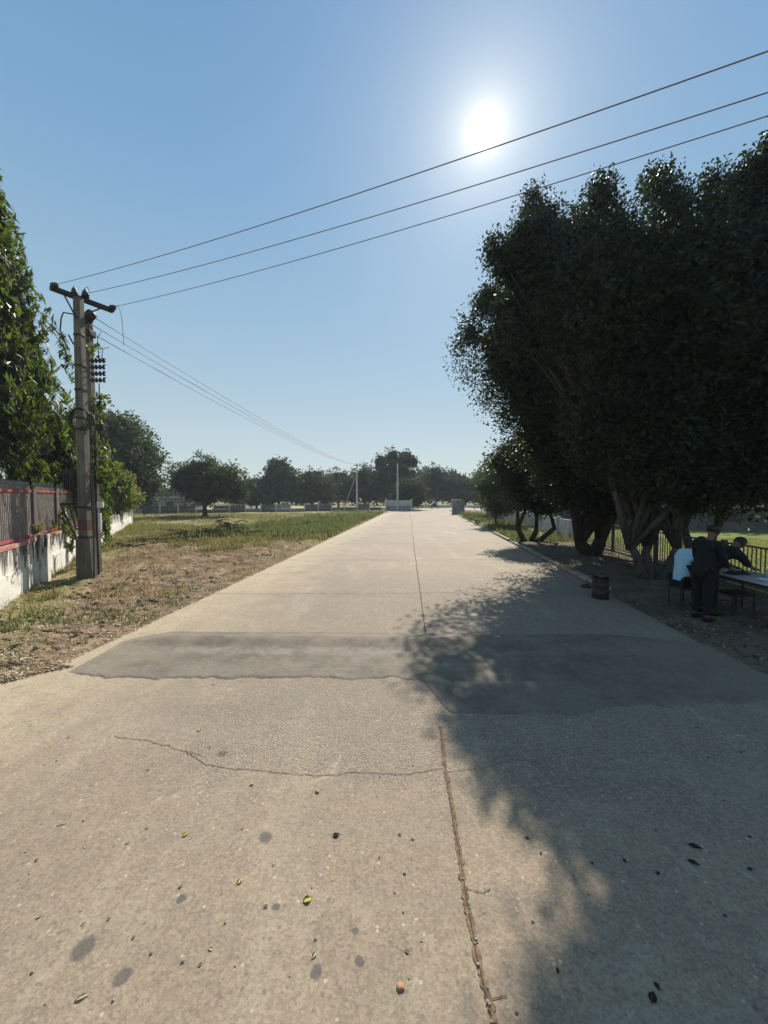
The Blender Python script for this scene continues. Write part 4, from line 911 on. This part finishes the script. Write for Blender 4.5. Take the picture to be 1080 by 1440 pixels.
lean = dict(pelvis=(0, -.04, .92), waist=(0, .0, 1.08), chest=(0, .06, 1.30), neck=(0, .12, 1.45), head=(0, .15, 1.49), face=(0, .85, -.5),
            shl=(-.18, .07, 1.34), ell=(-.23, .14, 1.06), wrl=(-.17, .36, .96), hal=(-.13, .5, .93), shr=(.18, .07, 1.34), elr=(.23, .12, 1.06), wrr=(.18, .34, .94), har=(.15, .48, .9), **legs(sp=.04, bx=-.04))
sit = dict(pelvis=(0, -.02, .56), waist=(0, -.05, .72), chest=(0, .08, .98), neck=(0, .20, 1.14), head=(0, .26, 1.18), face=(0, .8, -.55),
           shl=(-.18, .12, 1.02), ell=(-.24, .30, .80), wrl=(-.16, .52, .82), hal=(-.10, .64, .81), shr=(.18, .12, 1.02), elr=(.24, .30, .80), wrr=(.16, .52, .82), har=(.10, .64, .81),
           hpl=(-.10, 0, .53), knl=(-.13, .42, .50), anl=(-.13, .38, .08), tol=(-.14, .53, .035), hpr=(.10, 0, .53), knr=(.13, .40, .50), anr=(.13, .32, .08), tor=(.14, .47, .035))
reach = dict(bent); reach.update(chest=(0, .22, 1.26), neck=(0, .38, 1.36), head=(0, .46, 1.40), shl=(-.18, .30, 1.26), ell=(-.2, .46, 1.02), wrl=(-.14, .66, .92), hal=(-.1, .8, .95), shr=(.18, .3, 1.26), elr=(.2, .5, 1.0), wrr=(.12, .66, .84), har=(.08, .78, .80))
person((5.72, 7.3, .05), -math.pi/2+.1, 'person in loose light blue shirt sitting hunched on a stool', sit, M['blueshirt'], M['darktrouser'], .02, h=1.02)
sA = empty('stool', (5.72, 7.3, .05), 'dark stool under the person in the light blue shirt', 'stool')
bm = B(); box(bm, 5.54, 5.88, 7.12, 7.48, .44, .48, None, .01); build('seat', bm, M['steel'], sA)
for x in (5.57, 5.85):
    for y in (7.15, 7.45): bm = B(); tube(bm, [(x, y, .04), (x, y, .44)], .016, 7); build('leg', bm, M['steel'], sA)
person((5.55, 6.62, .05), -math.pi/2+.3, 'person dressed all in black standing upright at the table corner', lean, M['blackcloth'], M['blackcloth'], .2, 'bun', h=.98)
person((5.95, 6.96, .05), -math.pi/2+.12, 'person in black bending over the table with one arm reaching down', bent, M['blackcloth'], M['darktrouser'], .12, h=.98)
person((7.85, 7.15, .05), math.pi/2+.25, 'person in mustard clothes leaning in at the right frame edge', reach, M['orange'], M['darktrouser'], .2, h=.98)

# ------------------------------------------------------------------ table and what lies on it
tb = empty('folding_table', (6.62, 6.5, .05), 'long pale topped folding table under the trees with people around it', 'table')
bm = B(); box(bm, 6.12, 6.95, 5.4, 7.45, .765, .79, None, .006); build('tabletop', bm, M['tabletop'], tb)
bm = B(); box(bm, 6.14, 6.93, 5.42, 7.43, .72, .765); build('apron', bm, M['steel'], tb)
for x in (6.18, 6.89):
    for y in (5.5, 7.33): bm = B(); tube(bm, [(x, y, .04), (x, y, .72)], .018, 8); build('leg', bm, M['steel'], tb)
for y in (5.5, 7.33): bm = B(); tube(bm, [(6.18, y, .2), (6.89, y, .2)], .013, 6); build('stretcher', bm, M['steel'], tb)
bm = B()
for k in range(4): box(bm, -.16, .16, -.11, .11, .792+k*.011, .80+k*.011, Matrix.Translation((6.42, 6.95, 0)) @ Matrix.Rotation(.25*k, 4, 'Z'))
tag(build('paper_stack', bm, M['darkpaper']), 'loose stack of dark folders lying on the table before the people', 'folders')
bm = B(); box(bm, 6.66, 6.86, 6.50, 6.66, .791, .93, None, .008); tag(build('storage_box', bm, M['plastic']), 'pale green white box standing on the table by the frame edge', 'box')
bm = B()
for k in range(3): box(bm, -.12, .12, -.16, .16, .791+k*.004, .794+k*.004, Matrix.Translation((6.5, 6.4, 0)) @ Matrix.Rotation(.3*k, 4, 'Z'))
tag(build('paper_sheets', bm, M['paper']), 'few white paper sheets on the near part of the table', 'paper')
st_ = empty('stool', (6.3, 6.55, .05), 'low dark stool pushed under the table', 'stool')
bm = B(); box(bm, 6.2, 6.62, 6.75, 7.15, .42, .46, None, .01); build('seat', bm, M['steel'], st_)
for x in (6.23, 6.59):
    for y in (6.78, 7.12): bm = B(); tube(bm, [(x, y, .04), (x, y, .42)], .016, 7); build('leg', bm, M['steel'], st_)

# ------------------------------------------------------------------ motor scooter and rider at the crossing
SX, SY = (611-540)/F*70, 70.0
sc = empty('motorcycle', (SX, SY, 0), 'tiny dark motorcycle ridden along the crossing road', 'motorcycle')
for s in (-.6, .6):
    bm = B(); pts = [(SX+s+.28*math.cos(t), SY, .3+.28*math.sin(t)) for t in np.linspace(0, 2*math.pi, 25)]; tube(bm, pts, .05, 6, False)
    for k in range(5): tube(bm, [(SX+s, SY, .3), (SX+s+.27*math.cos(k*1.256), SY, .3+.27*math.sin(k*1.256))], .012, 4)
    build('wheel', bm, M['cable'], sc, True)
bm = B(); tube(bm, [(SX-.6, SY, .3), (SX-.35, SY, .6), (SX+.2, SY, .7), (SX+.45, SY, .85)], [.06, .14, .15, .07], 8); tube(bm, [(SX+.6, SY, .3), (SX+.42, SY, .95)], .035, 6); box(bm, SX-.2, SX+.2, SY-.12, SY+.12, .3, .58, None, .03); tube(bm, [(SX+.42, SY-.3, 1.0), (SX+.42, SY+.3, 1.0)], .02, 6); build('frame', bm, M['steel'], sc, True)
bm = B(); box(bm, SX-.6, SX+.1, SY-.13, SY+.13, .74, .83, None, .03); build('seat', bm, M['cable'], sc)
ride = dict(pelvis=(0, 0, .92), waist=(0, .04, 1.06), chest=(0, .08, 1.30), neck=(0, .12, 1.46), head=(0, .14, 1.50), face=(0, 1, 0), shl=(-.18, .09, 1.36), ell=(-.25, .32, 1.16), wrl=(-.26, .55, 1.06), hal=(-.24, .64, 1.03), shr=(.18, .09, 1.36), elr=(.25, .32, 1.16), wrr=(.26, .55, 1.06), har=(.24, .64, 1.03),
            hpl=(-.1, .03, .88), knl=(-.2, .42, .78), anl=(-.18, .35, .36), tol=(-.18, .5, .32), hpr=(.1, .03, .88), knr=(.2, .42, .78), anr=(.18, .35, .36), tor=(.18, .5, .32))
person((SX-.2, SY, 0), -math.pi/2, 'person in white shirt riding the motorcycle on the crossing road', ride, M['paper'], M['darktrouser'], .05)

# ------------------------------------------------------------------ litter, weeds, grass, pebbles
def quads_on(xs, ys, zf, size, flat=.25, aspect=.5):
    n = len(xs); z = zf(xs, ys)+.006+size*.15
    P = np.stack([xs, ys, z], 1); a = RNG.random(n)*2*math.pi
    ax = np.stack([np.cos(a), np.sin(a), RNG.normal(size=n)*flat], 1); s = np.stack([-np.sin(a), np.cos(a), RNG.normal(size=n)*flat], 1)
    L = size*(.5+RNG.random(n)) if np.isscalar(size) else size
    A = ax*L[:, None]*.5; Bv = s*L[:, None]*aspect*.5; up = np.array([0, 0, 1])*(L*.15)[:, None]
    V = np.stack([P-A, P+Bv*(.8+.4*RNG.random(n))[:, None]-up*.6, P+A, P-Bv-up*.6], 1).reshape(-1, 3)
    return V, np.arange(n*4).reshape(-1, 4), np.repeat(RNG.random(n), 4)
def field(n, ymin, ymax, fx, p=1.0):
    u = RNG.random(n); y = ymin*(ymax/ymin)**(u**p); x = fx(y, RNG.random(n)); return x, y
edge = lambda y: np.where(y > 4.9, LE(y), -4.0-(4.9-y)*1.22)
x, y = field(21000, 3.6, 19, lambda y, r: edge(y)+.1-(edge(y)+.1-np.maximum(wallX(y), -13))*r**1.15)
k = (fbm(x, y, .9, 4, 91)+.10*(y > 8)) > .02*RNG.normal(size=len(x))*8; x, y = x[k], y[k]
V, Fq, tt = quads_on(x, y, dirt_z, .037, .35, .45); tt = .25+.75*tt; tag(fromnp('leaf_litter', V, Fq, M['litterm'], attr=tt), 'dry leaves and chips strewn over the left dirt shoulder', 'leaf litter', kind='stuff')
x, y = field(4200, 3.4, 30, lambda y, r: RE(y)+.0+(3.3)*r**1.3)
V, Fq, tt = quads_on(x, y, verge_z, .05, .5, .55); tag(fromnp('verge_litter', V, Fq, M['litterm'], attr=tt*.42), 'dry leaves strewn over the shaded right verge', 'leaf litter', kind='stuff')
def blades(x, y, zf, h, w, mat, name, label, cat='grass'):
    n = len(x); z = zf(x, y)-.01; a = RNG.random(n)*2*math.pi; lean_ = RNG.random(n)*.55*h; b = RNG.random(n)*2*math.pi
    d = np.stack([np.cos(a)*w*.5, np.sin(a)*w*.5, np.zeros(n)], 1); P = np.stack([x, y, z], 1)
    t = np.stack([np.cos(b)*lean_, np.sin(b)*lean_, h], 1); m_ = t*np.array([.35, .35, .6])
    V = np.stack([P-d, P+d, P+m_+d*.8, P+m_-d*.8], 1); V2 = np.stack([P+m_-d*.8, P+m_+d*.8, P+t+d*.08, P+t-d*.08], 1)
    V = np.concatenate([V, V2], 1).reshape(-1, 3); Fq = np.arange(n*8).reshape(-1, 4)
    return tag(fromnp(name, V, Fq, mat, attr=np.repeat(RNG.random(n), 8)), label, cat, kind='stuff')
fx = lambda y, r: np.minimum(LE(y)-.05, 99)-(LE(y)-np.where(y < 28, np.maximum(wallX(y), -30), -34))*r
x, y = field(80000, 14.5, 46, fx); k = (fbm(x, y, .45, 4, 101)+.5*fbm(x, y, 2.2, 3, 105)+np.clip((y-18)/9, -1, .30)) > .12+.15*RNG.normal(size=len(x))+.10; x, y = x[k], y[k]
blades(x, y, dirt_z, (.07+.17*RNG.random(len(x)))*(1+1.2*np.clip(fbm(x, y, .3, 3, 5), 0, 1)), .03, M['grassm'], 'field_grass', 'patchy green grass covering the field left of the road')
x, y = field(16000, 19, 56, lambda y, r: LE(y)-.2-7*r**1.2); k = fbm(x, y, .5, 3, 7) > -.1; x, y = x[k], y[k]
blades(x, y, dirt_z, .18+.42*RNG.random(len(x))*np.clip(.5+fbm(x, y, .6, 3, 17), .1, 1), .06, M['weedm'], 'tall_weeds', 'taller green weeds along the left road edge', 'weeds')
x, y = field(9000, 6, 30, lambda y, r: wallX(y)+.05+.8*r**2.5); k = fbm(x, y, 1.6, 4, 27) > .06; x, y = x[k], y[k]
blades(x, y, dirt_z, .06+.22*RNG.random(len(x)), .02, M['grassm'], 'wall_grass', 'green grass tufts along the foot of the whitewashed wall')
x, y = field(26000, 8, 34, fx); k = fbm(x, y, .9, 4, 37) > .02; x, y = x[k], y[k]
blades(x, y, dirt_z, .03+.10*RNG.random(len(x)), .015, M['drym'], 'dry_grass', 'dry straw and stubble scattered over the cleared dirt')
x, y = field(9000, 18, 50, lambda y, r: RE(y)+.25+3.0*r); k = fbm(x, y, .8, 3, 47) > -.1; x, y = x[k], y[k]
blades(x, y, verge_z, .08+.28*RNG.random(len(x)), .035, M['weedm'], 'verge_weeds', 'green weeds growing on the far right verge', 'weeds')
x = RNG.random(14000); y = 4+16*RNG.random(14000); x = RX(y)+.3+9*x
blades(x, y, lambda a, b: np.full(len(a), .035), .05+.06*RNG.random(14000), .02, grass_mat('lawn_blade', (.12, .15, .025), (.20, .20, .045)), 'lawn_grass', 'short yellow green grass of the lawn behind the railing')
# broadleaf plants
def plant(px, py, h, r, mat, name, label, n=22, group=None, cat='plant', z0=None):
    g = G(px, py) if z0 is None else z0; t = empty(name, tuple(g), label, cat, group)
    bm = B()
    C = []
    for k in range(7):
        a = k*.9+px; e = Vector((g.x+math.cos(a)*r*.8, g.y+math.sin(a)*r*.8, g.z+h*(.6+.4*((k*37) % 10)/10))); tube(bm, [g, g.lerp(e, .5)+Vector((0, 0, h*.15)), e], [.008, .006, .003], 5)
        C += [g.lerp(e, q) for q in (.4, .6, .8, 1)]
    build('stems', bm, M['twig'], t)
    V, Fq, tt = leaf_cloud(np.array(C), n, r*.4, max(.05, r*.22), .55, .1, .5); fromnp('leaves', V, Fq, mat, t, attr=tt)
q = wframe(9.45) @ Vector((0, -.05, 1.27)); plant(0, 0, .32, .22, M['bush'], 'wall_plant', 'small green plant sprouting on top of the wall beside the fence post', 9, z0=q)
for k, (px, py, h, r, lab) in enumerate([(430, 741, .7, .5, 'leafy green weed at the grass edge nearest the road'), (455, 735, .8, .6, 'big leafy weed beside the far left road edge'), (414, 744, .5, .4, 'low leafy weed left of the bigger roadside weeds'), (480, 732, .7, .5, 'leafy weed furthest along the left road edge'), (340, 752, .7, .6, 'dark weed growing beside the brush pile'), (372, 746, .5, .5, 'yellowing weed between the brush pile and the road')]):
    plant(px, py, h, r, M['weedm'], 'roadside_weed', lab, 10, 'leafy weeds in the field', 'weed')
for k, (px, py, h, r, lab) in enumerate([(661, 733, .8, .6, 'leafy weed beside the gate pillar'), (672, 738, .7, .5, 'leafy weed in front of the far panel wall'), (704, 745, .9, .3, 'thin upright sapling before the panel wall'), (655, 729, .7, .6, 'low weed at the foot of the gate pillar')]):
    plant(px, py, h, r, M['weedm'], 'verge_weed', lab, 9, 'weeds on the right verge', 'weed')
# brush pile and loose branches
def brush(px, py, w, h, n, label):
    g = G(px, py); bm = B(); rr = random.Random(px)
    for k in range(n):
        a = rr.gauss(0, .5)+(math.pi if rr.random() < .5 else 0); L_ = rr.uniform(.4, 1.0)*w*.8; c = g+Vector((rr.gauss(0, w*.33), rr.gauss(0, w*.18), abs(rr.gauss(0, h*.4))))
        d = Vector((math.cos(a), math.sin(a)*.6, rr.uniform(-.15, .3)))*L_/2; q0, q1 = c-d, c+d; q0.z = max(q0.z, .02); q1.z = max(q1.z, .03)
        tube(bm, [q0+Vector((0, 0, .04)), c+Vector((0, 0, rr.uniform(.04, .14))), q1+Vector((0, 0, .04))], [.028, .020, .008], 4)
    return tag(build('brush_pile', bm, M['twig']), label, 'brush pile')
brush(290, 757, 2.6, .34, 380, 'wide heap of dry brown twigs at the border of dirt and grass')
brush(322, 751, 1.1, .6, 260, 'dark tangled heap of twigs right of the wide heap')
brush(222, 764, 1.9, .14, 120, 'flat scatter of grey sticks near the end of the whitewashed wall')
brush(165, 772, 1.0, .12, 40, 'few curved fallen branches at the foot of the whitewashed wall')
# rubble
def pebble(bm, p, r, rr):
    m_ = bmesh.ops.create_icosphere(bm, subdivisions=2 if r > .02 else 1, radius=r)
    s = Vector((rr.uniform(.8, 1.3), rr.uniform(.6, 1), rr.uniform(.4, .7))); a = rr.uniform(0, 6.28); R = Matrix.Rotation(a, 3, 'Z')
    for v in m_['verts']:
        q = Vector((v.co.x*s.x, v.co.y*s.y, v.co.z*s.z))*(1+rr.uniform(-.14, .14)); v.co = Vector(p)+R @ q
bm = B(); rr = random.Random(2)
for k in range(500):
    yy = 4.2*(4.6**rr.random()); xx = float(edge(np.array(yy)))+.15-abs(rr.gauss(0, 1.6)); pebble(bm, (xx, yy, float(dirt_z(np.array(xx), np.array(yy)))+.004), rr.uniform(.006, .022)*(1+yy*.03), rr)
tag(build('shoulder_gravel', bm, M['stone']), 'loose gravel scattered along the left edge of the concrete', 'gravel', kind='stuff')

bm = B(); rr = random.Random(31)
for k in range(420):
    yy = 5.2*(3.6**rr.random()); xx = float(edge(np.array(yy)))-.3-rr.random()*min(9, yy*.6)
    if xx < wallX(yy)+.2: continue
    pebble(bm, (xx, yy, float(dirt_z(np.array(xx), np.array(yy)))+.006), rr.uniform(.02, .05)*(1+yy*.03), rr)
tag(build('soil_clods', bm, M['ground']), 'crumbly soil clods scattered over the cleared dirt', 'soil clods', kind='stuff')
x, y = field(5000, 5.5, 22, fx); k = fbm(x, y, 1.3, 4, 77) > .22; x, y = x[k], y[k]
blades(x, y, dirt_z, .04+.12*RNG.random(len(x)), .02, M['weedm'], 'dirt_weeds', 'sparse low green weeds coming up through the dirt', 'weeds')

# single leaves and pebbles on the road
def leaf_obj(px, py, L_, mat, ang_, name, label, group=None, z=.003, aspect=.5, first=None):
    g = G(px, py)
    if first is None:
        bm = B(); n = 6; Lc = []; 
        for k in range(n+1):
            u = k/n; w = math.sin(math.pi*min(u*1.05, 1)**.8)*.5*aspect; zc = .03*math.sin(u*3.1)+.012
            Lc.append([bm.verts.new((u-.5, s*w, zc+abs(s)*w*.15)) for s in (-1, 0, 1)])
        for k in range(n):
            for j in (0, 1): bm.faces.new((Lc[k][j], Lc[k+1][j], Lc[k+1][j+1], Lc[k][j+1]))
        bmesh.ops.solidify(bm, geom=bm.faces[:], thickness=.02)
        tube(bm, [(-.5, 0, .03), (-.72, .03, .02)], .015, 4)
        me = bpy.data.meshes.new(name); bm.to_mesh(me); bm.free(); me.materials.append(mat); me.shade_smooth()
    else: me = first
    o = bpy.data.objects.new(name, me); col.objects.link(o); o.location = (g.x, g.y, z); o.scale = (L_,)*3; o.rotation_euler = (0, 0, ang_)
    tag(o, label, 'leaf', group); return me
leaf_obj(433, 1266, .055, M['yleaf'], .4, 'fallen_leaf', 'largest bright yellow leaf on the lower sunlit concrete', aspect=.8)
leaf_obj(337, 1240, .040, M['yleaf'], 1.2, 'fallen_leaf', 'smaller yellow leaf left of the largest yellow leaf', aspect=.7)
leaf_obj(261, 1174, .048, M['yleaf'], .9, 'fallen_leaf', 'pale yellow leaf standing apart on the left lane', aspect=.6)
leaf_obj(280, 1027, .06, M['yleaf'], 1.9, 'fallen_leaf', 'yellow leaf just in front of the long crack', aspect=.5)
leaf_obj(116, 1403, .060, M['paleleaf'], .5, 'fallen_leaf', 'long curled pale leaf at the lower left below the oil spots', aspect=.35)
leaf_obj(88, 1159, .07, M['paleleaf'], .5, 'dry_stalk', 'thin pale stalk lying on the left lane', aspect=.18)
leaf_obj(473, 1175, .045, M['darkleaf'], .6, 'fallen_leaf', 'crumpled dark grey leaf near the centre of the left lane', aspect=.7)
leaf_obj(978, 1191, .075, M['darkleaf'], -.4, 'fallen_leaf', 'dark leaf in shadow, upper of a pair on the right lane', aspect=.45)
leaf_obj(976, 1214, .065, M['darkleaf'], -.6, 'fallen_leaf', 'dark leaf in shadow, lower of a pair on the right lane', aspect=.45)
leaf_obj(918, 1403, .055, M['darkleaf'], .8, 'fallen_leaf', 'dark leaf in shadow near the lower right corner', aspect=.6)
rr = random.Random(12)
gm = {}
def scatter(n, mat, key, name, label, group, box_, smin, smax, shade=None):
    me = None
    for k in range(n):
        while True:
            px, py = rr.uniform(box_[0], box_[1]), box_[2]+(box_[3]-box_[2])*rr.random()**1.7
            g = G(px, py)
            if LE(g.y)+.3 < g.x < RE(g.y)-.3 and not (4.2 < g.y < 6.2): break
        me = leaf_obj(px, py, rr.uniform(smin, smax), mat, rr.uniform(0, 6.3), name, label, group, aspect=.55, first=me)
scatter(20, M['paleleaf'], 'a', 'fallen_leaf', 'small pale dry leaf on the sunlit concrete', 'small pale leaves on the road', (20, 600, 735, 1380), .016, .034)
scatter(30, M['dryleaf'], 'b', 'fallen_leaf', 'small brown dry leaf on the sunlit concrete', 'small brown leaves on the road', (20, 620, 735, 1380), .014, .030)
scatter(18, M['darkleaf'], 'c', 'fallen_leaf', 'small dark leaf on the shaded concrete', 'small dark leaves in the tree shadow', (700, 1070, 900, 1430), .018, .036)
scatter(14, M['yleaf'], 'd', 'fallen_leaf', 'small yellowish leaf on the concrete far ahead', 'yellowish leaves far up the road', (250, 700, 740, 890), .04, .07)
def stone_obj(px, py, r, mat, label, group=None, first=None, z=None):
    g = G(px, py)
    if first is None:
        bm = B(); pebble(bm, (0, 0, 0), 1.0, random.Random(px)); 
        if not any(True for f in bm.faces if len(f.verts) > 3): bmesh.ops.subdivide_edges(bm, edges=bm.edges[:], cuts=1)
        me = bpy.data.meshes.new('pebble'); bm.to_mesh(me); bm.free(); me.materials.append(mat); me.shade_smooth()
    else: me = first
    o = bpy.data.objects.new('pebble', me); col.objects.link(o); o.location = (g.x, g.y, r*.35 if z is None else z); o.scale = (r,)*3; o.rotation_euler = (0, 0, rr.uniform(0, 6.28))
    tag(o, label, 'pebble', group); return me
stone_obj(563, 1389, .017, M['ostone'], 'orange brown pebble near the bottom of the left lane')
stone_obj(832, 1335, .020, M['stone'], 'pale grey pebble lying in shadow on the right lane')
stone_obj(1068, 1415, .020, M['stone'], 'grey pebble in the lower right corner')
stone_obj(446, 1114, .016, M['ostone'], 'tan pebble on the left lane in front of the long crack')
stone_obj(354, 1104, .016, M['stone'], 'round grey pebble below the bend of the long crack')
me = None
for k in range(40):
    while True:
        px, py = rr.uniform(20, 1060), 905+520*rr.random(); g = G(px, py)
        if g.x > -3.9 and not (4.1 < g.y < 6.2): break
    me = stone_obj(px, py, rr.uniform(.004, .010), M['stone'], 'tiny loose pebble on the concrete road', 'tiny pebbles on the road', me)
me = None
for k in range(24):        # along the joint
    i = rr.randrange(len(jp)-1); p = jp[i].lerp(jp[i+1], rr.random()); o = None
    bmx = me
    if bmx is None:
        bm = B(); pebble(bm, (0, 0, 0), 1.0, random.Random(8)); me = bpy.data.meshes.new('pebble'); bm.to_mesh(me); bm.free(); me.materials.append(M['stone']); me.shade_smooth()
    o = bpy.data.objects.new('pebble', me); col.objects.link(o); r = rr.uniform(.004, .009); o.location = (p.x+rr.uniform(-.012, .012), p.y, .006+r*.3); o.scale = (r,)*3
    tag(o, 'small pale chip lodged in the centre joint', 'pebble', 'chips along the centre joint')

# ------------------------------------------------------------------ haze
bm = B(); box(bm, -140, 140, -20, 220, -1.2, 26)
hz = build('haze', bm, None); tag(hz, kind='stuff')
hm = bpy.data.materials.new('haze'); hm.use_nodes = True; hm.node_tree.nodes.clear()
vo = hm.node_tree.nodes.new('ShaderNodeVolumePrincipled'); ho = hm.node_tree.nodes.new('ShaderNodeOutputMaterial')
vo.inputs['Color'].default_value = (.82, .88, .95, 1); vo.inputs['Density'].default_value = .0008; vo.inputs['Anisotropy'].default_value = .1
hm.node_tree.links.new(vo.outputs[0], ho.inputs['Volume']); hz.data.materials.append(hm)
